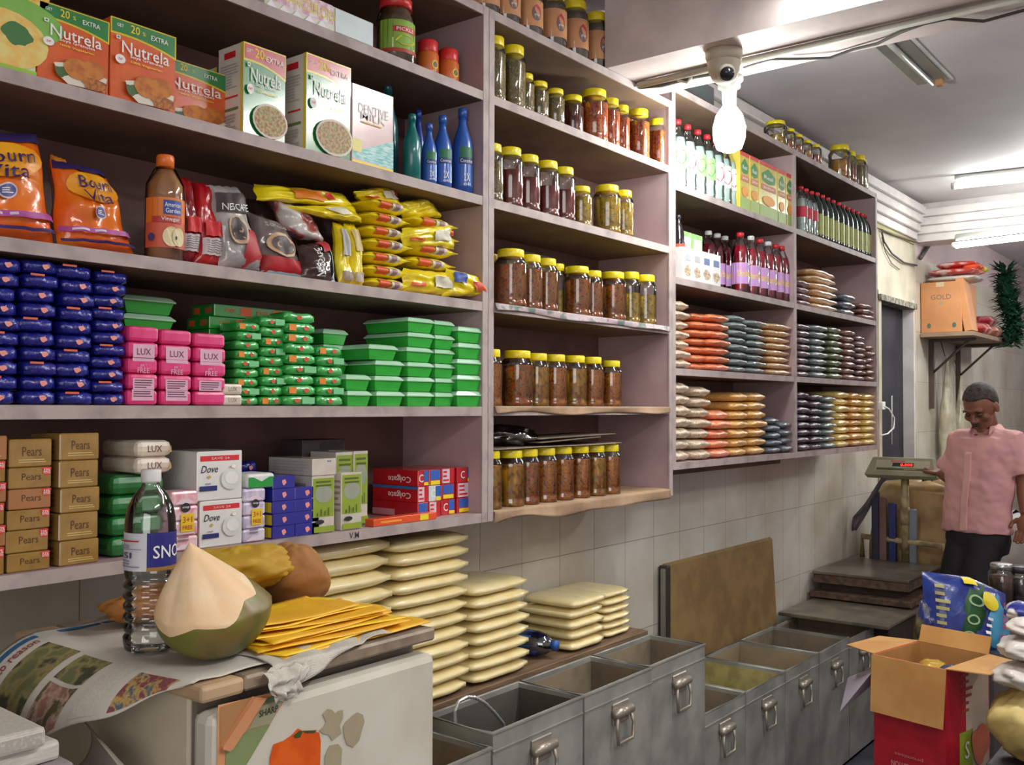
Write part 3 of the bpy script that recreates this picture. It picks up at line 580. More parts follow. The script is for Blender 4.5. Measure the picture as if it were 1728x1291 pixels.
def noodle():
    mb = MB(); L, Wd, H = .15, .12, .031; mb.pillow(L, Wd, H, m_yw, 3, fl=.12, wob=.14)
    fy = -Wd/2*.97
    def lab(x0, x1, m, e=.0012):
        mb.grid(lambda u, v: (x0+(x1-x0)*u, -Wd/2*(1-.0*u)-e+.012*(2*abs(v-.5))**3, H*(.18+.64*v)), 5, 4, m)
    lab(-.045, -.01, flat((206, 84, 40))); lab(-.005, .03, flat((216, 206, 190))); lab(.004, .02, flat((150, 120, 120)), .002); return mb.build('noodle_packet')
KN = Kind(noodle)
rows = [(617, 694, 7, 'left'), (690, 772, 6, 'right')]
for pl, pr, n, side in rows:
    x0, x1 = XA(pl, D+.03), XA(pr, D+.03); H = (.222 if n == 7 else .205)/n
    for i in range(n):
        if side == 'right' and i in (0, 1): continue
        KN.put(((x0+x1)/2+jit(.004), D+.09+jit(.006), z4+i*H), 'yellow noodle packet, %s in the %s stack of packets' % (rung(i, n), side), 'packet', 'stacked yellow noodle packets', jit(.05), ((x1-x0)/.15*1.0, 1.15, H/.031*.97))
def dk_(a, b, S_, mb): SF(mb, S_).rect(.5, .3, .85, .75, flat((206, 200, 180))).rect(.05, .25, .3, .4, flat((206, 84, 40))).rect(.88, .5, .96, .7, RED)
pouch('noodle_packet', 'fat yellow noodle packet at the foot of the right stack', [(692, 452), (772, 460), (772, 502), (690, 494)], D+.012, m_yw, .05, dk_, 17, .0)
pouch('noodle_packet', 'yellow noodle packet poking over the end of the shelf', [(764, 452), (815, 466), (838, 500), (758, 508)], D-.0, m_yw, .05, lambda a, b, S_, mb: SF(mb, S_).rect(.1, .5, .4, .9, flat((40, 70, 150))).rect(.55, .2, .85, .6, flat((206, 90, 60))), 18, .0)
pouch('noodle_packet', 'yellow packet with pointed corner jutting out of the right stack', [(690, 384), (770, 378), (778, 420), (690, 414)], D+.005, m_yw, .05, dk_, 19, .0)
pouch('noodle_packet', 'yellow packet slumped on top of the left noodle stack', [(608, 322), (664, 312), (692, 350), (622, 338)], D+.05, m_yw, .05, dk_, 20, .0)
pouch('noodle_packet', 'yellow packet perched on top of the right noodle stack', [(690, 340), (730, 334), (758, 366), (690, 366)], D+.05, m_yw, .05, None, 21, .0)
# ================================================================ soaps and trays on the fifth board, boxes on the lowest
z5 = SH[4]; z6 = SH[5]
m_blue = foil('blue_soap_foil', (22, 25, 108), c2=(34, 40, 140), bump=1.0, bscale=75, rough=.14); OR = flat((214, 96, 60)); PINKN = flat((232, 150, 140))
def blue_pack(sd=0):
    mb = MB(); L, Wd, H = .08, .06, .027; mb.pillow(L, Wd, H, m_blue, 5+sd, px=9, py=7, fl=.02, wob=.2, mn=.6)
    y = -Wd/2-.0035; k = MB(); f = Face(mb, (-L/2, y, 0), (1, 0, 0), (0, 0, 1), L, H); f.blob(.55, .5, .10, .2, PINKN, 3) if sd < 5 else f.rect(.1, .82, .5, .97, OR)
    return mb.build('soap_packet')
KB = Kind(blue_pack); KB2 = [KB, Kind(lambda: blue_pack(4)), Kind(lambda: blue_pack(9))]
for ci, (pl, pr, yt, n) in enumerate([(-34, 34, 432, 10), (36, 98, 436, 10), (99, 159, 446, 10), (161, 216, 456, 11)]):
    Y = D+.012; x0, x1 = XA(pl, Y), XA(pr, Y); H = (ZA((pl+pr)/2, yt, Y)-z5)/n; cn = ('leftmost', 'second', 'third', 'rightmost')[ci]
    for i in range(n):
        KB2[(i*2+ci) % 3].put(((x0+x1)/2+jit(.004), Y+.052+jit(.003), z5+i*H), 'blue foil soap packet, %s in the %s blue stack' % (rung(i, n), cn), 'soap', 'blue soap packets stacked on the shelf', jit(.09), ((x1-x0)/.08*.95, 1.6, H/.027*.95))
# pink soaps
m_pk = mat('pink_soap_wrap', (206, 40, 106), .3, coat=.5, c2=(222, 66, 128), bump=.15); PW = flat((222, 172, 196)); DG = flat((90, 60, 80))
def pink(kind):
    def mk():
        mb = MB(); L, Wd, H = .068, .07, .03; mb.box(-L/2, L/2, -Wd/2, Wd/2, 0, H, m_pk, .0075); f = Face(mb, (-L/2, -Wd/2, 0), (1, 0, 0), (0, 0, 1), L, H)
        if kind == 1: f.rect(.15, .0, .85, .85, PW); f.text('LUX', .5, .38, .42, DG)
        if kind == 2: f.rect(.15, .78, .85, 1.0, PW); f.text('get 1', .5, .52, .25, PW); f.text('FREE', .5, .2, .33, PW)
        if kind == 3: f.rect(.15, 0, .85, .7, PW); f.lines(.2, .05, .8, .65, 4, DG, 3)
        if kind == 4: f.rect(.15, .3, .85, 1, PW); f.lines(.2, .5, .8, .95, 3, DG, 5)
        return mb.build('soap_bar')
    return mk
KP = [Kind(pink(k)) for k in range(5)]
for ci, (pl, pr) in enumerate([(215, 268), (271, 325), (328, 382)]):
    Y = D+.01; x0, x1 = XA(pl, Y), XA(pr, Y); H = (ZA((pl+pr)/2, 550+ci*6, Y)-z5)/5
    for i, k in enumerate((4, 3, 2, 1, 0)):
        if ci == 2 and i == 0: k = 0
        KP[k].put(((x0+x1)/2, Y+.036+jit(.002), z5+i*H), 'bright pink soap bar, %s in the %s pink column' % (rung(i, 5), ('left', 'middle', 'right')[ci]), 'soap', 'bright pink soap bars', jit(.02), ((x1-x0)/.068*.985, 1, H/.03*.985))
def soapw(L, Wd, H, m, txt, tm, name='soap_bar', r=.008, deco=None):
    mb = MB(); mb.box(-L/2, L/2, -Wd/2, Wd/2, 0, H, m, r); f = Face(mb, (-L/2, -Wd/2, 0), (1, 0, 0), (0, 0, 1), L, H)
    if txt: f.text(txt, .5, .5, .4, tm)
    if deco: deco(f, mb)
    return mb.build(name)
m_cs = mat('cream_soap_wrap', (222, 212, 196), .35, coat=.3, c2=(206, 190, 176))
for i, yt in enumerate((678, 657)):
    Y = D+.01; x0, x1 = XA(376, Y), XA(410, Y); o = soapw(x1-x0-.001, .05, .0215, m_cs, 'LUX', GRY, r=.005); o.location = ((x0+x1)/2, Y+.026, z5+i*.0222)
    tag(o, 'small cream soap bar at the foot of pink column, %s' % ('lower', 'upper')[i], 'soap', 'cream soap bars by the pink column')
# green soap packets
m_gs = foil('green_soap_wrap', (40, 150, 60), c2=(84, 184, 100), bump=.7, bscale=40, rough=.2); m_gb = card('green_soap_carton', (30, 138, 48), c2=(24, 120, 40))
def green_pack(v):
    def mk():
        mb = MB(); L, Wd, H = .075, .06, .022; mb.pillow(L, Wd, H, m_gs, 8+v*3, px=8, py=6, fl=.03, wob=.14, mn=.5)
        f = Face(mb, (-L/2, -Wd/2-.003, 0), (1, 0, 0), (0, 0, 1), L, H); f.blob((.45, .62, .4)[v], .5, .09, .22, flat((196, 84, 40)), v)
        if v == 1: f.rect(.05, .2, .28, .8, flat((226, 130, 40)))
        if v == 2: f.rect(.55, .2, .95, .85, flat((120, 200, 140)))
        return mb.build('soap_packet')
    return mk
KG = [Kind(green_pack(v)) for v in range(3)]
for ci, (pl, pr, yt, n) in enumerate([(398, 439, 543, 9), (440, 481, 535, 9), (482, 534, 527, 9), (536, 581, 584, 6)]):
    Y = D+.012+(.012 if ci < 2 else 0); x0, x1 = XA(pl, Y), XA(pr, Y); H = (ZA((pl+pr)/2, yt, Y)-z5)/n
    for i in range(n):
        KG[(i*2+ci) % 3 if not (ci == 2 and i == 6) else 1].put(((x0+x1)/2+jit(.003), Y+.036+jit(.003), z5+i*H), 'green wrapped soap packet, %s in the %s green stack' % (rung(i, n), ('leftmost', 'second', 'third', 'rightmost')[ci]), 'soap', 'green soap packets', jit(.07), ((x1-x0)/.075*.97, 1.12, H/.022*.96))
Y = D+.1; x0, x1 = XA(352, Y), XA(486, Y); H = .0268
for i in range(8):
    mb = MB(); a = 0 if i < 7 else .012; mb.box(0, x1-x0-(.02 if i < 7 else 0), 0, .08, 0, H-.001, m_gb, .0012); f = front(mb, 0, x1-x0-.02, 0, 0, H-.001); f.rect(.35, .2, .5, .85, flat((206, 84, 40))); f.rect(.8, .2, .97, .85, flat((214, 96, 40))); f.text('soap', .2, .5, .4, flat((190, 110, 60))); f.text('green', .65, .5, .4, flat((190, 110, 60)))
    g = lside(mb, 0, 0, .08, 0, H-.001); g.rect(.1, .25, .35, .75, flat((206, 84, 40))); g.rect(.6, .25, .9, .75, flat((150, 90, 50)))
    tag(mb.build('soap_carton', None, (x0+a, Y, z5+i*H)), 'flat green soap carton, %s of the stack behind pink and green soaps' % rung(i, 8), 'carton', 'flat green soap cartons')
# lidded trays
m_tray = mat('green_tray_plastic', (52, 170, 60), .35, coat=.2, c2=(46, 158, 56)); m_lid = mat('milky_lid_plastic', (176, 222, 188), .12, coat=.5, spec=.8)
def tray():
    root = empty('food_tray'); w, d, h = .072, .15, .0365
    mb = MB(); z1 = h*.62
    v = []
    for z, e in ((0, .005), (z1, .0), ): v += [(-w/2+e, e, z), (w/2-e, e, z), (w/2-e, d-e, z), (-w/2+e, d-e, z)]
    mb.add(v, [(3, 2, 1, 0), (0, 1, 5, 4), (1, 2, 6, 5), (2, 3, 7, 6), (3, 0, 4, 7), (4, 5, 6, 7)], m_tray); mb.box(-w/2-.002, w/2+.002, -.002, d+.002, z1, z1+.0015, m_tray, .0005); mb.build('tray_base', root)
    mb = MB(); v = []
    for z, e in ((z1+.0016, -.003), (z1+.004, -.003), (h-.003, .003), (h-.0008, .008)): v += [(-w/2+e, e, z), (w/2-e, e, z), (w/2-e, d-e, z), (-w/2+e, d-e, z)]
    fs = [(12, 13, 14, 15)]
    for k in range(3): fs += [(4*k+i, 4*k+(i+1) % 4, 4*k+4+(i+1) % 4, 4*k+4+i) for i in range(4)]
    mb.add(v, fs, m_lid); mb.build('lid', root); return root
KT = Kind(tray)
TH = .0365
for cn, pl, pr, n, dy, sk in (('leftmost', 583, 625, 2, .012, ()), ('second', 632, 680, 4, .012, ()), ('third', 685, 730, 6, .012, ()), ('fourth', 733, 766, 6, .02, ()), ('rightmost', 770, 816, 5, .006, ())):
    Y = D+dy; x0, x1 = XA(pl, Y), XA(pr, Y); H = TH*(1.14 if n == 5 else 1)
    for i in range(n):
        KT.put(((x0+x1)/2+jit(.003)-(.02 if cn == 'second' and i == 3 else 0), Y+(0 if i else 0)+.0, z5+i*H), 'green tray with clear lid, %s in the %s tray stack' % (rung(i, n), cn), 'food tray', 'lidded green trays', jit(.02), ((x1-x0)/.072*.93, 1, H/TH))
Y = D+.11
for j, px in enumerate((548, 566)):
    pass
for i in range(5): KT.put((XA(562, Y), Y-.005, z5+i*TH), 'dim green lidded tray behind the rightmost green soap stack, %s' % rung(i, 5), 'food tray', 'trays in the back row', 0, (1.0, .85, 1))
for i in range(6): KT.put((XA(250, D+.12)+.0, D+.12, z5+i*TH), 'dim green lidded tray behind the pink soap bars, %s' % rung(i, 6), 'food tray', 'trays behind the pink soaps', 0, (1.5, .9, 1))
# ---------------------------------------------------------------- lowest board
m_gold = card('gold_soap_carton', (158, 124, 66), c2=(144, 110, 54)); m_gold2 = card('reddish_gold_carton', (168, 112, 70)); BR = flat((84, 58, 30)); m_rs = flat((212, 52, 50))
def gold(w, h, d, sticker, m):
    mb = MB(); mb.box(0, w, 0, d, 0, h, m, .002); f = front(mb, 0, w, 0, 0, h); f.text('Pears', .52, .56, .34, BR, w=.46)
    if not sticker: f.lines(.2, .14, .85, .3, 2, flat((200, 176, 110)), 1)
    else: f.poly([(.76, .99), (.8, .7), (.88, .58), (.97, .66), (.99, .99)], m_rs); f.text('33%', .88, .85, .15, WHT, w=.16); f.text('EXTRA', .88, .73, .1, WHT, w=.16)
    g = lside(mb, 0, 0, d, 0, h); g.lines(.2, .2, .8, .8, 3, BR, 2); return mb
Y = D+.012
for cn, pl, pr, ys, dy in (('left', -62, 13, (735, 778, 815, 850, 888, 925, 978), .0), ('middle', 16, 88, (740, 788, 824, 859, 893, 931, 972), 0), ('right', 103, 171, (730, 776, 822, 864, 910, 957), .0)):
    x0, x1 = XA(pl, Y), XA(pr, Y); zs = [ZA((pl+pr)/2, y, Y) for y in ys]; zs[-1] = z6; n = len(zs)-1; s = (zs[0]-z6)
    zz = z6
    for i in range(n):
        h = zs[n-1-i]-zs[n-i] if i else zs[n-1]-z6
        o = gold(x1-x0-.001, h-.001, .1, (cn != 'right' and not (i == n-1)), m_gold2 if (cn == 'middle' and i in (3,)) or (cn == 'left' and i % 2) else m_gold).build('soap_carton', None, (x0+jit(.002), Y, zz), (0, 0, jit(.015)+(.03 if cn == 'right' else 0))); zz += h
        tag(o, 'gold soap carton, %s in the %s gold stack' % (rung(i, n), cn), 'carton', 'gold soap cartons')
# round-cornered green soaps with cream ones on top
Y = D+.03; x0, x1 = XA(192, Y), XA(282, Y)
for i in range(4):
    o = soapw(x1-x0, .10, .037, mat('deep_green_wrap', (28, 96, 44), .35, coat=.3, c2=(36, 120, 60)), None, None, 'soap_packet', .014, lambda f, mb: f.rect(.55, .2, .9, .8, flat((96, 150, 110))))
    o.location = ((x0+x1)/2+jit(.002), Y+.05, z6+i*.0376); tag(o, 'dark green soap packet behind the water bottle, %s of four' % rung(i, 4), 'soap', 'dark green soap packets')
for i in range(2):
    Yb = D+.02; x0, x1 = XA(232, Yb), XA(292, Yb); o = soapw(x1-x0, .13, .031, m_cs, 'LUX', flat((96, 70, 60)), 'soap_packet', .011, lambda f, mb: f.poly([(.88, .2), (.97, .3), (.95, .7)], flat((190, 160, 110))))
    g = None; o.location = ((x0+x1)/2, Yb+.065, z6+.151+i*.0315); tag(o, 'cream soap packet lying on the dark green soaps, %s one' % ('lower', 'upper')[i], 'soap', 'cream soaps on the green ones')
def multi(name, m, sticker, label, pl, pr, yt, n):
    Y = D+.01; x0, x1 = XA(pl, Y), XA(pr, Y); h = ZA((pl+pr)/2, yt, Y)-z6; w = x1-x0; mb = MB()
    for i in range(n): mb.box(0, w, 0, .05, i*h/n, (i+1)*h/n-.0004, m, .005)
    f = Face(mb, (0, -.0004, 0), (1, 0, 0), (0, 0, 1), w, h); lt = flat((228, 210, 222))
    for i in range(n): f.poly([(.1, i/n+.03), (.9, i/n+.03), (.62, i/n+.11), (.38, i/n+.11)], lt, 0)
    f.ell(.5, .72, .17, .08, BLK); f.text('soap', .5, .72, .04, WHT, w=.25); f.rect(.32, .32, .8, .62, flat((232, 196, 40))); f.text('3+1', .56, .52, .1, flat((180, 60, 40)), w=.34); f.text('FREE', .56, .39, .07, flat((180, 60, 40)), w=.36); f.lines(.2, .16, .8, .26, 2, GRY)
    tag(mb.build(name, None, (x0, Y, z6)), label, 'soap')
multi('soap_multipack', mat('pink_marbled_wrap', (222, 150, 168), .35, coat=.4, c2=(234, 206, 210), nscale=40), 1, 'pink soap multipack with yellow offer sticker beside the white boxes', 291, 337, 828, 4)
multi('soap_multipack', mat('lavender_marbled_wrap', (184, 174, 206), .35, coat=.4, c2=(220, 214, 228), nscale=40), 1, 'lavender soap multipack with yellow offer sticker right of white boxes', 413, 450, 824, 4)
def dove(w, h, d):
    mb = MB(); mb.box(0, w, 0, d, 0, h, card('white_soap_carton', (228, 228, 224), c2=(222, 222, 220)), .002); f = front(mb, 0, w, 0, 0, h)
    f.rect(.06, .80, .92, .91, flat((206, 44, 50))); f.text('SAVE 24', .5, .855, .05, flat((236, 190, 190)), w=.4); f.text('Dove', .27, .64, .15, flat((44, 48, 70)), slant=.25, w=.36); f.poly([(.2, .48), (.25, .52), (.3, .48), (.25, .44)], flat((196, 166, 90)))
    f.text('cream', .22, .34, .03, NAVY); f.rect(.04, .2, .42, .3, flat((36, 44, 110))); f.ell(.72, .42, .22, .22, flat((214, 216, 212))); f.ell(.74, .44, .15, .13, flat((232, 232, 230))); f.ell(.78, .68, .07, .05, flat((206, 200, 180))); f.ell(.78, .68, .055, .04, WHT)
    return mb
Y = D+.012
x0, x1 = XA(340, Y), XA(411, Y); h1 = ZA(375, 843, Y)-z6; place_front(dove(x1-x0, h1-.001, .12), 'soap_carton', 'white soap carton with red offer strip, lower of two', 'carton', x0, Y, z6)
x0, x1 = XA(334, Y), XA(410, Y); h2 = ZA(375, 761, Y)-z6-h1; place_front(dove(x1-x0, h2, .12), 'soap_carton', 'white soap carton with red offer strip, upper of two', 'carton', x0, Y, z6+h1)
x0, x1 = XA(420, Y), XA(465, Y); zt = ZA(432, 824, Y); o = soapw(x1-x0, .075, .03, flat((222, 226, 222), coat=.3), None, None, 'soap_packet', .006, lambda f, mb: f.poly([(.02, .05), (.98, .05), (.98, .75), (.8, .75), (.5, .45), (.2, .75), (.02, .75)], flat((36, 150, 60))))
o.location = ((x0+x1)/2, Y+.038, zt); tag(o, 'white and green soap packet lying on the lavender multipack', 'soap')
Yb = D+.13
for i, (pl, pr) in enumerate(((408, 440), (441, 474))):
    x0, x1 = XA(pl, Yb), XA(pr, Yb)
    for j in range(5 if i else 6): o = dup(KB.p, ((x0+x1)/2, Yb+.04, z6+j*.0262), 0, (.95*(x1-x0)/.08, 1.1, .95)); tag(o, 'dark blue soap packet behind the lavender pack, %s, %s row' % (rung(j, 6), ('left', 'right')[i]), 'soap', 'blue soap packets on the lowest board')
m_bb = card('blue_soap_carton', (36, 40, 146))
for ci, (pl, pr, n) in enumerate(((462, 500, 5), (500, 541, 4))):
    Y = D+.012; x0, x1 = XA(pl, Y), XA(pr, Y); H = .0263
    for i in range(n):
        mb = MB(); w = x1-x0-.0008; mb.box(0, w, 0, .075, 0, H-.0006, m_bb, .001); f = front(mb, 0, w, 0, 0, H); f.blob(.5, .5, .09, .24, PINKN, 3, l=0)
        g = lside(mb, 0, 0, .075, 0, H); 
        if i < 3: g.rect(.05, .1, .95, .9, flat((226, 206, 50))); g.text('FREE', .5, .5, .4, NAVY)
        tag(mb.build('soap_carton', None, (x0+jit(.0015), Y, z6+i*H)), 'small blue soap carton, %s of the %s stack with yellow ends' % (rung(i, n), ('left', 'right')[ci]), 'carton', 'small blue soap cartons')
# white and lime cartons
LIME = flat((140, 160, 48)); m_wc = card('off_white_carton', (206, 200, 188), c2=(196, 188, 176))
def lime(w, h, d):
    mb = MB(); mb.box(0, w, 0, d, 0, h, m_wc, .001); f = front(mb, 0, w, 0, 0, h); f.rect(.04, .28, .96, .96, LIME); f.ell(.5, .68, .4, .15, flat((150, 156, 140))); f.lines(.15, .8, .85, .93, 2, flat((80, 96, 40)), 1)
    for k, hh in enumerate((.06, .12, .09, .14)): f.rect(.2+.16*k, .3, .24+.16*k, .3+hh, flat((60, 76, 40)))
    f.ell(.3, .2, .2, .04, BLK); f.rect(.04, .02, .96, .12, LIME); g = lside(mb, 0, 0, d, 0, h); g.lines(.1, .3, .9, .9, 6, flat((150, 140, 130)), 3); return mb
for nm, pl, pr, yt, dy, dd, lab in (('m', 528, 566, 803, .012, .15, 'lime and white carton under the pale box'), ('f', 577, 612, 797, .01, .025, 'lime and white carton standing foremost of the group'), ('b', 568, 597, 763, .06, .09, 'tall lime carton behind the foremost, left one'), ('c', 598, 622, 761, .055, .09, 'tall lime carton behind the foremost, right one')):
    Y = D+dy; x0, x1 = XA(pl, Y), XA(pr, Y); place_front(lime(x1-x0-.001, ZA((pl+pr)/2, yt, Y)-z6, dd), 'powder_carton', lab, 'carton', x0, Y, z6)
Y = D+.012; x0, x1 = XA(528, Y), XA(568, Y); zt = ZA(547, 803, Y)+.001; mb = MB(); mb.box(0, x1-x0, 0, .15, 0, .037, m_wc, .001); front(mb, 0, x1-x0, 0, 0, .037).text('fresh', .7, .85, .12, NAVY); lside(mb, 0, 0, .15, 0, .037).lines(.1, .2, .9, .9, 4, LGR, 2); place_front(mb, 'pale_carton', 'pale blank carton lying on the lime and white carton', 'carton', x0, Y, zt)
Y = D+.16; x0, x1 = XA(511, Y), XA(583, Y); mb = MB(); mb.box(0, x1-x0, 0, .08, 0, ZA(545, 742, Y)-z6, mat('dark_carton', (70, 58, 60), .5), .001); front(mb, 0, x1-x0, 0, 0, ZA(545, 742, Y)-z6).rect(.4, .88, .95, .97, BLK); place_front(mb, 'dark_carton', 'dark carton at the back, rising above the pale carton', 'carton', x0, Y, z6)
# toothpaste
m_tp = card('toothpaste_red', (196, 30, 40), c2=(184, 26, 36)); SKY = flat((50, 96, 180))
H = .0400
for ci, (pl, pr) in enumerate(((706, 724), (725, 745), (746, 768), (772, 803))):
    Y = D+.036+(.0 if ci < 2 else .01); x0, x1 = XA(pl, Y), XA(pr, Y); w = x1-x0-.001
    for i in range(3):
        mb = MB(); mb.box(0, w, 0, .16, 0, H-.0006, m_tp if not (i == 1 and ci == 1) else card('toothpaste_white', (214, 220, 218)), .001); f = front(mb, 0, w, 0, 0, H)
        k = (ci+i) % 3
        if k == 0: f.rect(.1, .35, .9, .95, SKY); f.rect(.1, .05, .9, .3, YEL)
        elif k == 1: f.rect(.05, .05, .6, .95, flat((220, 196, 206))); f.lines(.1, .1, .55, .9, 3, RED)
        else: f.text('C', .3, .5, .5, WHT); f.rect(.55, .3, .98, .95, SKY); f.rect(.55, .05, .98, .25, YEL)
        g = lside(mb, 0, 0, .16, 0, H-.0006)
        if ci == 0:
            if i == 0: g.rect(.0, .1, .5, .5, flat((224, 150, 160)))
            else: g.text('Colgate', .6, .45, .5, WHT, w=.5, flip=True)
            if i == 1: g.rect(0, .82, 1, 1, flat((60, 110, 170)))
        tag(mb.build('toothpaste_carton', None, (x0, Y, z6+i*H), (0, 0, 0)), 'red toothpaste carton, %s row, %s column by the side panel' % (('bottom', 'middle', 'top')[i], ('leftmost', 'second', 'third', 'rightmost')[ci]), 'carton', 'toothpaste cartons')
mb = MB(); mb.box(-.155, .06, 0, .03, 0, .017, mat('orange_carton', (226, 84, 34), .4, coat=.3), .001); f = Face(mb, (-.155, 0, 0), (1, 0, 0), (0, 0, 1), .215, .017); f.lines(.1, .2, .6, .8, 1, flat((240, 160, 60))); f.rect(.72, .1, .86, .9, YEL); place_front(mb, 'incense_carton', 'long flat orange carton before the toothpaste, at the shelf edge', 'carton', XA(706, D)+.01, D+.002, z6)
# ================================================================ jars of the middle shelving
m_ylid = mat('yellow_jar_lid', (236, 216, 24), .35, c2=(226, 206, 20), coat=.2)
PET = clear('clear_pet', (248, 250, 249), .13)
CON = {
 'seed': mat('olive_seeds', (150, 130, 72), .5, c2=(186, 166, 108), nscale=190, c3=(120, 98, 54)),
 'chili': mat('red_chili_mix', (226, 84, 34), .45, c2=(190, 44, 22), nscale=110, c3=(240, 140, 60)),
 'dark': mat('dark_syrup', (100, 44, 34), .3, c2=(120, 54, 40), nscale=40),
 'mango': mat('yellow_green_pickle', (206, 166, 48), .4, c2=(150, 134, 44), nscale=90, c3=(226, 176, 54)),
 'brown': mat('brown_pickle', (196, 98, 26), .4, c2=(146, 62, 18), nscale=80, c3=(222, 142, 40)),
 'rust': mat('rust_pickle', (200, 80, 34), .4, c2=(150, 54, 26), nscale=90, c3=(180, 136, 46)),
 'amber': mat('amber_pickle', (224, 144, 34), .35, c2=(170, 92, 24), nscale=60, c3=(196, 156, 46)),
 'red': mat('maroon_powder', (130, 52, 46), .4, c2=(146, 60, 46), nscale=60)}
def jar(con, fill=.74):
    def mk():
        root = empty('glass_jar'); r, h = .04, .16
        MB().lathe([(r*.86, .002), (r*.95, .006), (r*.95, .018), (r*.9, .022), (r*.94, .028), (r*.94, h*fill), (0, h*fill+.001)], CON[con], 24, cap1=False, sq=.12).build('contents', root)
        MB().lathe([(r*.88, 0), (r*.99, .003), (r, .016), (r*.94, .022), (r*.99, .028), (r*.99, h*.72), (r, h*.76), (r*.95, h*.8), (r*.78, h*.86), (r*.76, h*.9)], PET, 24, cap1=False, sq=.12).build('jar_body', root)
        mb = MB(); mb.lathe([(r*.82, h*.865), (r*.83, h*.87), (r*.83, h*.985), (r*.79, h), (0, h)], m_ylid, 26, cap1=False); mb.build('lid', root); return root
    return mk
KJ = {}
NUM = ['leftmost', 'second', 'third', 'fourth', 'fifth', 'sixth', 'seventh', 'eighth', 'ninth', 'tenth', 'eleventh', 'twelfth']
def jar_row(lv, rowname, items, group, dy0=.012):
    for i, (pr, yt, r, con, *e) in enumerate(items):
        dy = (e[0] if e else 0)+dy0; fill = e[1] if len(e) > 1 else .74; desc = e[2] if len(e) > 2 else {'seed': 'olive seeds', 'chili': 'bright red chilli flakes', 'dark': 'dark syrup', 'mango': 'yellow green pickle', 'brown': 'brown pickle', 'rust': 'rust red pickle', 'amber': 'amber pickle', 'red': 'maroon powder'}[con]
        Y = D+dy+r; X = XA(pr, Y); X = min(X-r*1.25, 5.22-(.085 if pr == 1467 else 0)); h = at(pr-12, yt, Y).z-lv
        key = (con, fill)
        if key not in KJ: KJ[key] = Kind(jar(con, fill))
        KJ[key].put((X, Y, lv), 'yellow lidded jar of %s, %s in %s' % (desc, NUM[i], rowname), 'jar', group, RND.uniform(0, .4), (r/.04, r/.04, h/.16))
jar_row(SH[1], 'row of seeds and chilli', [(848, 66, .034, 'seed'), (881, 82, .037, 'seed', 0, .74), (897, 126, .027, 'seed', .01), (921, 140, .030, 'seed', .01), (948, 152, .030, 'seed', .01), (979, 164, .036, 'dark', .03), (1019, 156, .046, 'chili', 0), (1041, 168, .033, 'chili'), (1058, 179, .030, 'chili'), (1090, 187, .040, 'chili'), (1122, 203, .038, 'chili')], 'yellow lidded jars of seeds and chilli')
jar_row(SH[2], 'third row down', [(844, 246, .034, 'seed', 0, .70), (877, 253, .038, 'red', 0, .62), (906, 265, .037, 'red', 0, .6), (938, 275, .038, 'red', 0, .55), (965, 285, .036, 'red', 0, .58), (993, 317, .037, 'mango', .01), (1040, 316, .046, 'mango', 0), (1063, 323, .035, 'mango', 0)], 'yellow lidded jars on the third board')
jar_row(SH[3], 'fourth row down', [(839, 430, .03, 'rust', .09, .7), (882, 424, .046, 'rust'), (910, 432, .036, 'rust'), (936, 438, .034, 'rust'), (950, 446, .030, 'mango', .07, .5), (990, 452, .044, 'rust'), (1012, 458, .034, 'rust'), (1049, 461, .045, 'rust'), (1075, 460, .036, 'mango', .02, .6), (1101, 465, .038, 'mango', 0, .6)], 'yellow lidded jars on the fourth board')
jar_row(SH[4], 'fifth row down', [(843, 590, .032, 'brown'), (893, 593, .046, 'rust'), (921, 597, .036, 'amber'), (951, 599, .037, 'brown'), (984, 601, .040, 'amber'), (1012, 603, .036, 'brown'), (1043, 609, .036, 'brown', .02)], 'yellow lidded jars on the fifth board')
jar_row(SH[5], 'bottom row', [(843, 760, .032, 'amber'), (880, 759, .040, 'amber'), (906, 757, .035, 'rust'), (935, 755, .037, 'brown'), (963, 753, .036, 'brown'), (991, 752, .036, 'brown'), (1017, 751, .036, 'amber'), (1041, 750, .036, 'brown')], 'yellow lidded jars on the lowest board')
# ghee-style jars with orange labels on top
OL = mat('orange_paper_label', (206, 150, 106), .5, c2=(196, 138, 96)); 
def ltjar():
    root = empty('labelled_jar'); r, h = .043, .165
    MB().lathe([(r*.86, .002), (r*.93, .006), (r*.93, h*.7), (r*.8, h*.8)], mat('grey_powder', (120, 104, 92), .5, c2=(92, 80, 70), nscale=60), 22).build('contents', root)
    MB().lathe([(r*.9, 0), (r, .004), (r*.99, h*.7), (r*.95, h*.78), (r*.76, h*.86), (r*.76, h*.9)], PET, 22, cap1=False).build('jar_body', root)
    mb = MB(); f = Face(mb, (0, 0, 0), (1, 0, 0), (0, 0, 1), 2.8*r, h*.48, r, (0, 0, h*.18)); f.rect(0, 0, 1, 1, OL); f.ell(.55, .5, .13, .3, flat((110, 100, 104))); f.poly([(.44, .5), (.46, .7), (.55, .84), (.64, .7), (.66, .5)], flat((190, 50, 60))); f.text('ghee', .55, .42, .1, WHT, w=.15); mb.build('label', root)
    MB().lathe([(r*.8, h*.86), (r*.82, h*.87), (r*.82, h*.985), (r*.78, h), (0, h)], m_ylid, 24, cap1=False).build('lid', root); return root
KL = Kind(ltjar)
for i, (pr, yt) in enumerate([(835, -55), (870, -40), (908, -22), (948, -10), (985, 2), (1020, 22)]):
    r = .043; Y = D+.012+r; h = at(pr-14, yt, Y).z-SH[0]; KL.put((XA(pr, Y)-r*1.2, Y, SH[0]), 'orange labelled jar on top of the middle shelving, %s of the row' % NUM[i], 'jar', 'orange labelled jars under the ceiling', -.45, (1, 1, min(h, .19)/.165))
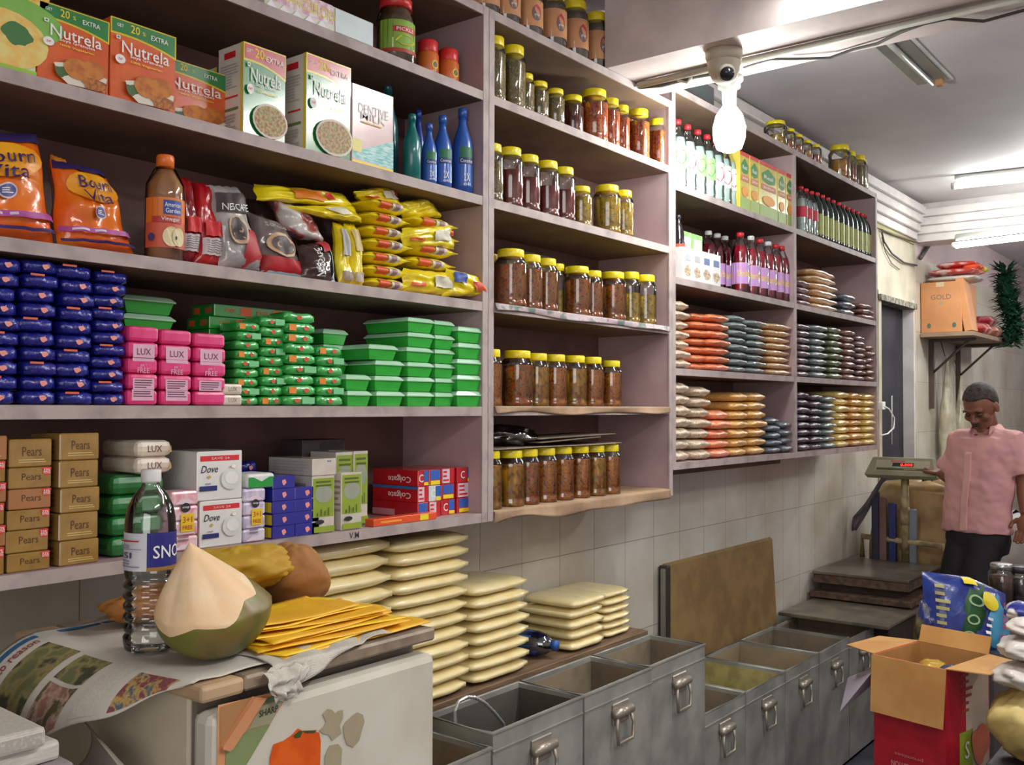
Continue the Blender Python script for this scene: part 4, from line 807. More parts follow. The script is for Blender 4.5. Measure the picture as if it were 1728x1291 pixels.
# flattened cardboard, plastic bag over the bottom jars
zt = SH[5]+.158; cb = mat('grey_cardboard', (138, 124, 108), .8, c2=(118, 104, 90))
jz = max(o.location.z+.16*o.scale.z for o in bpy.data.objects if o.get('group') == 'yellow lidded jars on the lowest board')+.001
x0, x1 = XA(822, D+.02), XA(1046, D+.02)
mb = MB(); mb.grid(lambda u, v: (x0+.03+(x1-x0-.03)*u, D+.012+.2*v, jz+.002+.004*math.sin(u*3+1)**2*u), 20, 4, cb, .002); tag(mb.build('cardboard_sheet'), 'grey cardboard sheet laid over the lids of the bottom jars', 'cardboard')
for i, (a, b, zz, sl) in enumerate(((905, 1005, .012, .02), (902, 1030, .03, .014))):
    xa, xb = XA(a, D+.05), XA(b, D+.05); mb = MB(); mb.grid(lambda u, v: (xa+(xb-xa)*u, D+.03+.17*v, jz+.008+zz*.6+sl*u*.5), 10, 3, cb, .003); tag(mb.build('cardboard_sheet'), 'flattened cardboard piece lying above the bottom jars, %s of two' % ('lower', 'upper')[i], 'cardboard')
def crumple(cx, cy, cz, sx, sy, sz, m, seed, name, label, cat, nu=36, nv=22, amp=.35, fr=2.2, flat0=True):
    def fn(u, v):
        a = u*2*math.pi; b = (v-.5)*math.pi*.999; d = Vector((math.cos(a)*math.cos(b), math.sin(a)*math.cos(b), math.sin(b)))
        k = 1+amp*noise.noise(d*fr+Vector((seed*9.1, 0, 0)))+amp*.5*abs(noise.noise(d*fr*2.4+Vector((seed, 5, 0))))+amp*.25*noise.noise(d*fr*6)
        return (d.x*sx*k, d.y*sy*k, max(-sz, d.z*sz*k) if flat0 else d.z*sz*k)
    mb = MB(); mb.grid(fn, nu, nv, m); return tag(mb.build(name, None, (cx, cy, cz+sz)), label, cat)
crumple(XA(862, D+.1)+.01, D+.13, jz+.006, .09, .08, .028, clear('smoky_plastic', (190, 184, 184), .3, .12, .6, 30), 3, 'plastic_bag', 'crumpled clear plastic bag stuffed above the bottom jars', 'plastic bag')
mb = MB(); mb.box(XA(872, D+.2), XA(946, D+.2), D+.24, D+.243, SH[3], SH[3]+.22, mat('dusty_olive_card', (150, 142, 112), .7), 0); tag(mb.build('backing_card'), 'dull olive card standing behind the fourth row of jars', 'card')
# ================================================================ farthest shelving
def bottle(h, r, liquid, capc, label=None, name='drink_bottle', prof=None, lab=(.25, .3), txt=None, pet=PET, fill=.8, lab2=None):
    def mk():
        root = empty(name); P = prof or [(.8, 0), (1, .02), (1, .12), (.93, .2), (1, .28), (.98, .5), (1, .6), (.85, .74), (.5, .86), (.34, .9), (.34, .94)]
        if liquid: MB().lathe([(a*r*.94, max(.002, b*h)) for a, b in P if b <= fill], liquid, 18).build('contents', root)
        MB().lathe([(a*r, b*h) for a, b in P], pet, 18, cap1=False).build('bottle_body', root)
        MB().lathe([(r*.4, h*.93), (r*.4, h*.992), (r*.33, h)], capc, 14).build('cap', root)
        if label:
            mb = MB(); f = Face(mb, (0, 0, 0), (1, 0, 0), (0, 0, 1), 3.4*r, lab[1]*h, r*1.005, (0, 0, lab[0]*h)); f.rect(0, 0, 1, 1, label)
            if lab2: f.blob(.5, .5, .2, .32, lab2, 3)
            if txt: f.text(txt[0], .5, .5, .3, txt[1], w=.5)
            mb.build('label', root)
        return root
    return mk
rc = mat('red_cap', (206, 40, 50), .4); wc = mat('white_cap', (220, 220, 218), .4)
zA = SW[1]
clr = clear('pale_pet', (222, 240, 236), .22)
K1 = Kind(bottle(.3, .048, mat('clear_soda', (206, 226, 222), .08, c2=(190, 214, 210), nscale=10), rc, mat('lime_label', (150, 214, 130), .4), lab2=flat((60, 150, 60)), lab=(.3, .32)))
K2 = Kind(bottle(.3, .048, mat('clear_soda', (206, 226, 222), .08), rc, mat('pale_blue_label', (200, 216, 226), .4, c2=(216, 228, 232)), lab2=flat((190, 40, 60)), lab=(.28, .34)))
for i, pc in enumerate((1144, 1161, 1178, 1194, 1209, 1222, 1233, 1243)):
    Y = D+.06; h = .30 if i else .31; (K1 if i in (0, 2, 3) else K2).put((XA(pc, Y), Y, zA), 'clear soft drink bottle with red cap, %s on the top board' % NUM[i], 'bottle', 'clear drink bottles on the top board', -.6, (.70, .70, (.262-.001*i)/.3))
m_ju = card('juice_carton_yellow', (216, 196, 90), c2=(206, 186, 76)); RJ = flat((206, 60, 60))
for i, (pl, pr) in enumerate(((1250, 1266), (1267, 1282), (1283, 1313), (1314, 1327), (1328, 1341))):
    Y = D+.012; x0, x1 = XA(pl, Y), XA(pr, Y); w = x1-x0-.002; h = .232; mb = MB(); mb.box(0, w, 0, .07, 0, h, m_ju, .0015); f = front(mb, 0, w, 0, 0, h)
    f.rect(0, .93, 1, 1, RJ); f.poly([(.15, .66), (.5, .62), (.85, .66), (.9, .78), (.5, .9), (.1, .78)], flat((70, 140, 70))); f.text('Real', .5, .74, .07, WHT, w=.5); f.rect(.1, .5, .9, .6, flat((206, 120, 90))); f.text('juice', .5, .55, .06, WHT, w=.6); f.rect(0, 0, 1, .22, flat((150, 176, 90))); f.ell(.5, .32, .35, .09, flat((226, 150, 40)))
    place_front(mb, 'juice_carton', 'yellow juice carton with red top, %s of five beside the clear bottles' % NUM[i], 'carton', x0+.001, Y, zA, 'juice cartons')
K3 = Kind(bottle(.24, .033, mat('clear_soda', (206, 226, 222), .08), rc, flat((190, 44, 70)), lab=(.35, .22)))
for i, pc in enumerate((1352, 1361, 1370)): Y = D+.05; K3.put((XA(pc, Y), Y, zA), 'small clear bottle with red label and cap, %s of three' % NUM[i], 'bottle', 'small clear bottles with red labels', -.6, (1, 1, .93))
K4 = Kind(bottle(.24, .034, None, rc, mat('olive_label', (150, 158, 70), .4, c2=(166, 172, 90)), 'green_bottle', pet=mat('dark_green_glass', (24, 40, 36), .06, coat=.8, c2=(36, 56, 50)), lab=(.12, .42)))
for i, pc in enumerate((1380, 1389, 1398, 1407, 1416, 1424, 1432, 1440, 1448, 1455, 1459, 1464)): Y = D+.05; K4.put((XA(pc, Y), Y, zA), 'dark green bottle with olive label and red cap, %s in its row' % NUM[i], 'bottle', 'dark green bottles in a row', -.6, (.9, .9, .96))
# jars on the very top
KS = Kind(jar('mango', .5))
JT = [(1320, 206, .05, 'mango', 0, .45, 'greenish pickle'), (1338, 217, .035, 'rust', 0, .5, 'red pickle'), (1352, 226, .033, 'rust', 0, .5, 'red pickle'), (1367, 236, .033, 'amber', 0, .5, 'amber pickle'), (1382, 243, .033, 'rust', 0, .5, 'red pickle'), (1427, 246, .055, 'amber', 0, .6, 'orange labelled pickle'), (1441, 254, .035, 'rust', 0, .6, 'red pickle'), (1467, 269, .046, 'seed', 0, .7, 'dark green pickle'), (1478, 277, .032, 'mango', .02, .6, 'green pickle')]
jar_row(SW[0], 'row beside the bulb', JT, 'yellow lidded jars under the cornice')
# third board: syrup bottles, packs
zB = SW[2]
K5 = Kind(bottle(.24, .03, None, mat('black_cap', (36, 34, 38), .4), flat((214, 60, 40)), 'sauce_bottle', pet=mat('black_glass', (30, 26, 28), .08, coat=.8), lab=(.3, .25), lab2=YEL))
Y = D+.05; K5.put((XA(1143, Y)+.01, Y, zB), 'dark sauce bottle with red and yellow label at the board end', 'bottle', None, -.4, (.8, .8, 1))
m_lg = card('lime_carton', (120, 180, 84), c2=(150, 206, 120), nscale=40)
for i, (pl, pr, yt, dy) in enumerate(((1150, 1168, 388, .06), (1169, 1186, 394, .06))):
    Y = D+dy; x0, x1 = XA(pl, Y), XA(pr, Y); mb = MB(); h = ZA(pl, yt, Y)-zB; mb.box(0, x1-x0, 0, .08, 0, h, m_lg, .001); f = front(mb, 0, x1-x0, 0, 0, h); f.rect(.1, .6, .9, .9, flat((200, 226, 190))); f.lines(.15, .1, .85, .5, 4, flat((200, 226, 190)))
    place_front(mb, 'green_carton', 'lime green carton behind the white packs, %s one' % ('left', 'right')[i], 'carton', x0, Y, zB)
for i, (pl, pr) in enumerate(((1153, 1169), (1169.5, 1185), (1185.5, 1201), (1201.5, 1217))):
    Y = D+.01; x0, x1 = XA(pl, Y), XA(pr, Y); h = ZA((pl+pr)/2, 418+i*4, Y)-zB; mb = MB(); mb.box(0, x1-x0-.001, 0, .045, 0, h, card('white_soap_carton', (228, 228, 224)), .001); f = front(mb, 0, x1-x0, 0, 0, h)
    f.blob(.5, .28, .34, .16, mat('printed_nuts', (150, 120, 90), .5, c2=(200, 180, 150), nscale=120), i); f.rect(.2, .6, .8, .8, flat((90, 110, 160)) if i > 1 else flat((170, 170, 176)))
    place_front(mb, 'white_pack', 'small white carton with brown print, %s of four in front' % NUM[i], 'carton', x0, Y, zB, 'small white cartons')
m_syr = mat('red_syrup', (170, 20, 44), .12, c2=(120, 14, 36), nscale=14, coat=.6); m_syd = mat('dark_red_syrup', (104, 20, 36), .12, c2=(80, 16, 30), coat=.6)
pl_ = mat('lilac_syrup_label', (204, 140, 190), .4, c2=(190, 150, 210), nscale=30)
def syr(m, cap): return bottle(.26, .045, m, cap, pl_, 'syrup_bottle', lab=(.16, .34), txt=('Sharbat', YEL), fill=.86, prof=[(.85, 0), (1, .02), (.96, .12), (1, .16), (1, .55), (.98, .66), (.8, .78), (.45, .88), (.36, .94)])
K6 = Kind(syr(m_syr, rc)); K7 = Kind(syr(m_syr, wc)); K8 = Kind(syr(m_syd, wc))
for i, (pc, k, dy) in enumerate(((1196, K8, .10), (1211, K8, .10), (1224, K8, .10), (1250, K6, .015), (1268, K7, .015), (1283, K6, .015), (1297, K7, .015), (1310, K6, .015), (1320, K6, .015))):
    Y = D+dy+.04; k.put((XA(pc, Y), Y, zB), 'red syrup bottle with lilac label and %s cap, %s from left' % ('red' if k is K6 else 'white', NUM[i]), 'bottle', 'red syrup bottles', -.6, (.80, .80, .97))
# ---- pulses
BAGM = {}
def bagmat(name, c, c2, c3=None):
    return mat(name, c, .28, c2=c2, c3=c3, nscale=170, bump=1.0, bscale=80, coat=1, cr=(.35, .65))
BC = {'beige': bagmat('beige_pulses', (222, 200, 173), (178, 159, 137)), 'orange': bagmat('orange_lentils', (232, 142, 96), (214, 116, 74)), 'grey': bagmat('grey_green_pulses', (144, 156, 154), (105, 117, 117)),
 'tan': bagmat('tan_pulses', (239, 203, 154), (203, 166, 125)), 'purple': bagmat('brown_purple_beans', (142, 105, 108), (100, 76, 81)), 'green': bagmat('green_mung', (134, 147, 100), (93, 110, 76)), 'brown': bagmat('reddish_brown_beans', (166, 125, 110), (130, 93, 83)),
 'salmon': bagmat('salmon_lentils', (245, 166, 125), (239, 134, 98)), 'gold': bagmat('golden_split_peas', (245, 200, 120), (215, 161, 88)), 'slate': bagmat('slate_seeds', (120, 130, 139), (86, 95, 105)), 'dark': bagmat('dark_violet_beans', (108, 88, 103), (73, 59, 71)), 'yellow': bagmat('yellow_peas', (245, 232, 151), (239, 198, 115))}
DESC = {'beige': 'beige pulses', 'orange': 'orange lentils', 'grey': 'grey green pulses', 'tan': 'tan pulses', 'purple': 'brown purple beans', 'green': 'green mung', 'brown': 'reddish brown beans', 'salmon': 'salmon lentils', 'gold': 'golden split peas', 'slate': 'slate grey seeds', 'dark': 'dark violet beans', 'yellow': 'yellow peas'}
def bag(c, v):
    def mk(): mb = MB(); mb.pillow(.2, .2, .036, BC[c], v*11+3, 16, 10, px=4, py=4.5, fl=.05, wob=.14, mn=.22); return mb.build('pulses_bag')
    return mk
KBG = {}
def bags(z, where, cols):
    for ci, (pl, pr, yt, n, c, dy) in enumerate(cols):
        Y = D+.01+dy; x0, x1 = XA(pl, Y), XA(pr, Y); H = (ZA((pl+pr)/2, yt, Y)-z)/n
        for i in range(n):
            cc = c if isinstance(c, str) else c[i % len(c)]; k = (cc, i % 2)
            if k not in KBG: KBG[k] = Kind(bag(*k))
            KBG[k].put(((x0+x1)/2+jit(.004), Y+.1+jit(.006), z+i*H), 'bag of %s, %s in %s stack, %s' % (DESC[cc], rung(i, n), NUM[ci], where), 'bag', 'pulses bags, '+where, jit(.04), ((x1-x0)/.2*.96, 1.0, H/.036*.98))
bags(SW[3], 'fourth board, left half', [(1137, 1170, 506, 7, 'beige', .0), (1173, 1206, 528, 7, 'orange', .03), (1203, 1237, 530, 7, 'orange', .0), (1239, 1264, 531, 8, 'grey', 0), (1266, 1297, 540, 8, 'grey', 0), (1300, 1341, 546, 8, 'tan', 0)])
bags(SW[3], 'fourth board, right half', [(1347, 1372, 545, 8, 'purple', 0), (1374, 1400, 548, 8, 'grey', 0), (1402, 1426, 551, 8, 'green', 0), (1428, 1446, 556, 8, 'brown', 0), (1448, 1464, 566, 8, 'purple', 0), (1466, 1481, 582, 6, 'brown', 0)])
bags(SW[4], 'fifth board, left half', [(1137, 1170, 645, 7, 'beige', 0), (1173, 1203, 652, 7, 'beige', 0), (1206, 1237, 692, 5, 'salmon', 0), (1239, 1266, 662, 7, 'gold', 0), (1268, 1298, 662, 7, 'gold', 0), (1299, 1320, 704, 5, 'slate', 0), (1322, 1341, 710, 4, 'slate', 0)])
bags(SW[4], 'fifth board, right half', [(1347, 1369, 660, 8, 'dark', 0), (1371, 1391, 664, 8, 'dark', 0), (1393, 1413, 668, 8, 'grey', 0), (1415, 1436, 660, 8, 'yellow', 0), (1438, 1459, 662, 8, 'gold', 0), (1461, 1480, 664, 8, 'yellow', 0)])
bags(SW[2], 'third board, right half', [(1346, 1372, 472, 4, 'purple', 0), (1374, 1418, 456, 6, 'tan', .0), (1424, 1448, 496, 3, 'slate', 0), (1456, 1479, 512, 3, 'brown', 0)])
# ================================================================ below the shelving: plank, cream bags, bins
m_plk = mat('brown_plank', (124, 98, 74), .6, c2=(98, 76, 58), nscale=12, stretch=(.4, 4, 4))
mb = MB(); mb.box(1.32, 2.93, 1.69, WALL-.004, .775, .797, m_plk, .002); mb.box(1.33, 1.36, 1.72, 1.92, 0, .775, m_plk); mb.box(2.86, 2.89, 1.72, 1.92, 0, .775, m_plk); tag(mb.build('plank_bench'), 'brown plank bench against the tiles carrying cream powder bags', 'bench')
m_crm = mat('cream_flour_bag', (244, 228, 176), .34, c2=(236, 218, 160), nscale=14, bump=.35, bscale=24, coat=.5)
def cream(v):
    def mk():
        mb = MB(); mb.pillow(.3, .2, .04, m_crm, v*5+1, 20, 12, px=7, py=5, fl=.08, wob=.07, mn=.3)
        return mb.build('flour_bag')
    return mk
KC = [Kind(cream(v)) for v in range(3)]
zp = .798
def creams(cols):
    for cn, xa, xb, yt, px, n, Yf, d in cols:
        H = (ZA(px, yt, Yf)-zp)/n
        for i in range(n): KC[i % 3].put(((xa+xb)/2+jit(.006), Yf+d/2+jit(.004), zp+i*H), 'cream powder bag, %s in the %s' % (rung(i, n), cn), 'bag', 'cream powder bags on the plank', jit(.03), ((xb-xa)/.3*.99, d/.2, H/.04*.95))
creams([('tall stack nearest the fridge', 1.405, 1.725, 908, 640, 11, 1.695, .22), ('tall middle stack', 1.728, 2.02, 900, 760, 12, 1.70, .22), ('third, shorter stack', 2.03, 2.29, 976, 870, 8, 1.70, .22), ('low stack by the blue bottle', 2.50, 2.70, 1005, 1000, 5, 1.705, .21), ('low stack nearest the board', 2.715, 2.88, 985, 1080, 6, 1.72, .21)])
# blue drinking water bottle lying on the plank
root = empty('water_bottle', (2.40, 1.80, zp+.040)); root.rotation_euler = (math.radians(90), 0, .25)
m_bw = clear('blue_tinted_pet', (150, 190, 225), .25)
MB().lathe([(.03, -.1), (.038, -.096), (.038, .03), (.03, .06), (.014, .08)], m_bw, 20).build('bottle_body', root)
mb = MB(); f = Face(mb, (0, 0, 0), (1, 0, 0), (0, 0, 1), .238, .07, .0385, (0, 0, -.05)); f.rect(0, 0, 1, 1, flat((36, 84, 150))); f.blob(.4, .5, .1, .2, flat((140, 180, 220)), 1); f.blob(.7, .5, .1, .25, flat((180, 200, 220)), 2); mb.build('label', root)
MB().lathe([(.015, .078), (.015, .096)], flat((40, 90, 170)), 14).build('cap', root); tag(root, 'blue water bottle lying between the cream bag stacks', 'bottle')
# steel bins
m_st = mat('dull_galvanised_steel', (168, 168, 160), .42, metal=.25, c2=(142, 142, 136), nscale=7, bump=.08, bscale=20)
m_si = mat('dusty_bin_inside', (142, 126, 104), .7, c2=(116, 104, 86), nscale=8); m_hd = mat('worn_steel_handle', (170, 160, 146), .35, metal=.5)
def bin_(x0, x1, yf, yb, h, label, inner=None, handle=True, m=None):
    root = empty('steel_bin', ((x0+x1)/2, yf, 0)); w = (x1-x0)/2-.002; d = yb-yf; t = .004; mm = m or m_st; mi = inner or m_si
    mb = MB()
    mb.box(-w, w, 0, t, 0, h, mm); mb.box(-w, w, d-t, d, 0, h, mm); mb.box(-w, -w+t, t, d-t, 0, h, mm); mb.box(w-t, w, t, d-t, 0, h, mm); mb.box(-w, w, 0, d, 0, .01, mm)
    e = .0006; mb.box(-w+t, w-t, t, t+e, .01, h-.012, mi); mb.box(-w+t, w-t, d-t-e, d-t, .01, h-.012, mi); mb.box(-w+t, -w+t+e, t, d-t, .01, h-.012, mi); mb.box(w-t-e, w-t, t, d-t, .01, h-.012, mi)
    mb.build('bin_body', root)
    r = .006; mb = MB(); mb.tube([(-w, 0, h), (w, 0, h), (w, d, h), (-w, d, h)], r*.8, mm, 6, close=True); mb.box(-w-.001, w+.001, -.003, 0, h-.045, h-.042, mm); mb.build('rolled_rim', root)
    if handle:
        hx = .0; hz = h-.10
        mb = MB(); mb.box(hx-.042, hx+.042, -.006, 0, hz-.015, hz+.045, m_hd, .003); mb.tube([(hx-.045, -.012, hz+.018), (hx+.045, -.012, hz+.018)], .013, m_hd, 12); mb.build('handle_bracket', root)
        mb = MB(); mb.tube([(hx-.036, -.014, hz+.012), (hx-.044, -.02, hz-.02), (hx-.038, -.02, hz-.062), (hx+.038, -.02, hz-.062), (hx+.044, -.02, hz-.02), (hx+.036, -.014, hz+.012)], .0055, m_hd, 8); mb.build('drop_handle', root)
    return tag(root, label, 'bin')
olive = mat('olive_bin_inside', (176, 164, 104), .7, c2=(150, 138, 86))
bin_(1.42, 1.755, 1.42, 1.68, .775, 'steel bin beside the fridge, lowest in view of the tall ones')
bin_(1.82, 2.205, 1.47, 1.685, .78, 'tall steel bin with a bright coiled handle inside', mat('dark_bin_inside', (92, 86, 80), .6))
bin_(2.21, 2.57, 1.47, 1.685, .78, 'tall steel bin, the middle one of three before the cream bags')
bin_(2.575, 2.935, 1.48, 1.685, .78, 'tall steel bin farthest along, next to the low bins')
bin_(2.948, 3.285, 1.50, 1.85, .54, 'low steel bin right after the tall bins, brownish inside')
bin_(3.29, 3.642, 1.50, 1.85, .54, 'low steel bin with olive inside, second of the low row', olive)
bin_(3.647, 3.997, 1.50, 1.85, .54, 'low steel bin with tan inside, third of the low row', mat('tan_bin_inside', (160, 142, 112), .7))
bin_(4.0, 4.355, 1.50, 1.85, .54, 'low steel bin fourth of the low row, before the covered one')
bin_(4.36, 4.70, 1.50, 1.87, .53, 'low steel bin partly covered by the black board')
# coiled bright handle standing in the second tall bin
m_chr = mat('bright_coil', (226, 230, 232), .2, metal=.7)
P = [at(x, y, 1.60) for x, y in ((768, 1222), (768, 1200), (774, 1184), (788, 1176), (802, 1177), (818, 1186), (836, 1204), (850, 1222), (858, 1236))]; P[0].z = .62; P[-1].z = .6
mb = MB(); pts = []
for a, b in zip(P, P[1:]):
    for k in range(6): pts.append(a.lerp(b, k/6))
mb.tube(pts, [.0055 if i % 2 else .0038 for i in range(len(pts))], m_chr, 8); o = tag(mb.build('coiled_handle'), 'bright coiled metal hoop standing in the tall steel bin', 'handle')
# board leaning against the tiles
m_bd = mat('brown_board', (150, 122, 76), .7, c2=(132, 106, 66), nscale=10)
mb = MB(); mb.add([(3.50, 1.935, .915), (4.55, 1.935, .915), (4.55, 1.885, .0), (3.50, 1.885, .0), (3.50, 1.948, .925), (4.55, 1.948, .925), (4.55, 1.899, .0), (3.50, 1.899, .0)], [(0, 3, 2, 1), (4, 5, 6, 7), (0, 1, 5, 4), (1, 2, 6, 5), (2, 3, 7, 6), (3, 0, 4, 7)], m_bd)
tag(mb.build('leaning_board'), 'large brown board leaning on the tiles behind the low bins', 'board')
mb = MB(); mb.box(3.455, 3.485, 1.905, 1.945, .0, .925, mat('dark_tray_rim', (60, 50, 44), .5), .006); mb.box(3.44, 3.456, 1.91, 1.93, .0, .915, mat('steel_tray_rim', (150, 146, 138), .3, metal=.6), .004); tag(mb.build('upright_tray'), 'dark and steel rimmed tray standing on edge beside the leaning board', 'tray')
# black table board and crate
m_blk = mat('greasy_black_board', (96, 90, 80), .4, c2=(124, 114, 96), nscale=9)
mb = MB(); mb.box(4.58, 5.14, 1.40, 1.92, .545, .562, m_blk, .003); tag(mb.build('black_board'), 'greasy black board lying on the far bin and wooden crate', 'board')
mb = MB(); m_cr = mat('dark_crate_wood', (70, 60, 52), .6, c2=(54, 46, 42)); mb.box(4.73, 5.12, 1.44, 1.90, 0, .544, m_cr, .004); tag(mb.build('wooden_crate'), 'dark crate under the black board beside the last bin', 'crate')
# platform scale
root = empty('platform_scale', (5.36, 1.66, .57)); z = lambda v: v-.57
m_pl = mat('steel_platform', (134, 126, 114), .3, metal=.5, c2=(104, 94, 84), nscale=6); m_rst = mat('rusty_edge', (110, 86, 68), .7, c2=(76, 60, 50), nscale=30); m_iv = mat('tarnished_ivory_paint', (176, 160, 118), .5, c2=(126, 108, 76), nscale=20)
def sb(x0, x1, y0, y1, z0, z1, m, c=.003): return MB().box(x0-5.36, x1-5.36, y0-1.66, y1-1.66, z(z0), z(z1), m, c)
sb(5.05, 5.66, 1.44, 1.93, .685, .70, m_pl).build('weighing_plate', root); sb(5.055, 5.655, 1.445, 1.925, .64, .685, m_rst).build('platform_skirt', root)
mb = sb(5.10, 5.6, 1.50, 1.90, .60, .64, m_cr); mb.box(5.02-5.36, 5.64-5.36, 1.42-1.66, 1.93-1.66, z(.57), z(.60), m_rst, .003); mb.build('base_frame', root)
mb = MB(); X = .33
mb.tube([(X, -.22, z(.70)), (X, -.22, z(.80)), (X, .22, z(.82)), (X, .22, z(.70))], .016, m_iv, 8); mb.build('guard_rail', root)
mb = MB(); mb.tube([(X, -.02, z(.70)), (X, -.02, z(1.16))], .022, m_iv, 10); mb.tube([(X, -.02, z(.90)), (X, -.02, z(1.0))], .026, m_iv, 10); mb.build('pole', root)
hd = empty('display_head', (X-.02, -.01, z(1.2))); hd.parent = root
mb = MB(); hw = .18; gm = mat('grey_green_casing', (150, 150, 122), .4)
v = [(-.03, -hw, -.04), (-.03, hw, -.04), (.09, hw, -.04), (.09, -hw, -.04), (.005, -hw+.02, .075), (.005, hw-.02, .075), (.06, hw-.02, .075), (.06, -hw+.02, .075), (-.055, -hw-.01, -.02), (-.055, hw+.01, -.02)]
mb.add(v, [(0, 3, 2, 1), (0, 1, 9, 8), (8, 9, 5, 4), (4, 5, 6, 7), (2, 3, 7, 6), (0, 8, 4, 7, 3), (1, 2, 6, 5, 9)], gm); mb.build('casing', hd)
f = MB(); F_ = Face(f, (-.0555, hw+.01, -.02), (0, -1, 0), (.06, 0, .095), 2*hw+.02, .112); F_.rect(.14, .22, .9, .86, flat((176, 172, 150))); F_.rect(.38, .5, .68, .72, BLK); F_.rect(.16, .28, .84, .42, flat((84, 86, 66))); F_.rect(.35, .76, .55, .84, flat((200, 90, 90))); F_.lines(.55, .3, .82, .4, 1, flat((150, 160, 60))); f.build('keypad_panel', hd)
f = MB(); F_ = Face(f, (-.0565, hw+.01, -.02), (0, -1, 0), (.06, 0, .095), 2*hw+.02, .112); F_.text('0.000', .58, .61, .14, mat('red_led', (255, 40, 30), .4, emit=4), w=.17); f.build('red_digits', hd)
tag(root, 'platform weighing scale with grey display head by the far wall', 'scale')
# golden sacks behind the scale
m_gs2 = mat('golden_sack', (196, 164, 112), .3, c2=(150, 120, 78), nscale=5, bump=.6, bscale=8, coat=.5)
def sackfn(w, d, h, seed, lean=0):
    def fn(u, v):
        a = u*2*math.pi; c_, s_ = math.cos(a), math.sin(a); e = abs(c_)**.5*(1 if c_ > 0 else -1); g = abs(s_)**.5*(1 if s_ > 0 else -1)
        k = (1-.25*v**6)*(1+.10*noise.noise(Vector((c_*1.5+seed, s_*1.5, v*4))))
        top = 1-.0*v
        return (e*w/2*k*(.2 if v > .999 else 1), g*d/2*k*(.2 if v > .999 else 1)+lean*v, h*min(1, v*1.02)+.03*noise.noise(Vector((c_*2, s_*2, seed)))*v)
    return fn
mb = MB(); mb.grid(sackfn(.30, .62, 1.14, 3), 40, 24, m_gs2); o = mb.build('grain_sack', None, (5.92, 1.58, 0)); tag(o, 'big shiny golden brown sack standing behind the scale', 'sack')
mb = MB(); mb.grid(sackfn(.14, .26, .40, 7), 30, 16, mat('navy_sack', (44, 50, 90), .4, c2=(96, 84, 84), nscale=6, bump=.5)); o = mb.build('folded_bag', None, (5.76, 1.745, .562)); 
bpy.data.objects.remove(o)
mb = MB()
for k, (yy, mm) in enumerate(((1.80, (54, 56, 80)), (1.76, (126, 96, 92)), (1.71, (40, 52, 110)), (1.60, (132, 140, 150)))): mb = MB(); mb.box(5.665+.006*k, 5.70+.006*k, yy-.02, yy+.02, .55, 1.08-.03*k, mat('cloth_strip_%d' % k, mm, .6, bump=.3), .006); tag(mb.build('hanging_strip'), ('dark navy', 'dull pink', 'bright blue', 'pale grey')[k]+' cloth strip hanging in front of the golden sack', 'cloth')
P = [(5.64, 1.90, .86), (5.64, 1.89, 1.0), (5.64, 1.82, 1.10), (5.64, 1.74, 1.17)]; mb = MB(); mb.grid(lambda u, v: (5.66+.02*math.sin(v*6), 1.90-.20*v+.03*math.sin(u*3), .93+.26*v-.10*u*(1-v)+.02*math.sin(u*8)), 12, 12, mat('dusty_violet_bag', (92, 82, 92), .4, bump=.5), .003)
tag(mb.build('polythene_bag'), 'dusty violet bag draped beside the scale column', 'bag')
# white bag behind the man
mb = MB(); mb.grid(sackfn(.34, .5, .92, 11), 36, 20, mat('white_sack', (190, 188, 186), .5, c2=(168, 166, 168), nscale=4, bump=.5, bscale=8)); tag(mb.build('white_sack', None, (6.65, 1.25, 0)), 'tall whitish sack standing between the golden sack and the man', 'sack')
mb = MB(); mb.grid(sackfn(.4, .5, .93, 14), 36, 20, mat('milky_plastic', (204, 194, 190), .4, c2=(186, 172, 170), nscale=4, bump=.6, bscale=7, coat=.4)); tag(mb.build('white_sack', None, (6.2, .78, 0)), 'milky plastic sack behind the man beside his trouser leg', 'sack')
# wall shelf with goods in the distance
m_sh = mat('brown_shelf_board', (150, 126, 104), .6)
mb = MB(); mb.box(7.13, 8.6, 1.60, WALL-.005, 2.045, 2.075, m_sh, .003); tag(mb.build('wall_shelf'), 'brown wooden wall shelf beyond the doorway, holding cartons', 'shelf')
for i, x in enumerate((7.35, 8.1)):
    mb = MB(); m_br = mat('dark_bracket', (84, 70, 64), .6); mb.box(x, x+.03, WALL-.03, WALL-.002, 1.55, 2.04, m_br); mb.tube([(x+.015, WALL-.02, 1.80), (x+.015, 1.68, 2.035)], .009, m_br, 6); mb.box(x, x+.03, 1.64, WALL-.03, 2.025, 2.044, m_br); tag(mb.build('shelf_bracket'), 'dark metal bracket under the wall shelf, %s one' % ('near', 'far')[i], 'bracket')
m_ct = mat('brown_carton', (200, 140, 92), .6, c2=(190, 130, 84), nscale=6)
mb = MB(); mb.box(0, .42, 0, .265, 0, .35, m_ct, .003); g = lside(mb, 0, 0, .265, 0, .35); g.text('GOLD', .5, .70, .10, flat((120, 104, 90)), w=.5); g.ell(.5, .58, .05, .03, flat((150, 150, 130))); g.ell(.2, .14, .05, .05, flat((86, 104, 84))); g.ell(.82, .14, .05, .05, flat((86, 104, 84))); g.rect(.38, .9, .58, .99, flat((206, 186, 150)))
place_front(mb, 'brown_carton', 'square brown carton with faint print on the wall shelf', 'carton', 7.15, 1.68, 2.0755)
mb = MB(); mb.box(-.001, .16, 0, .05, 0, .37, m_ct, .002, Matrix.Rotation(-.16, 4, 'X')); g = lside(mb, 0, .0, .05, 0, .37); o = mb.build('flat_carton', None, (7.16, 1.615, 2.084)); tag(o, 'narrow pale carton leaning aslant beside the square brown carton', 'carton')
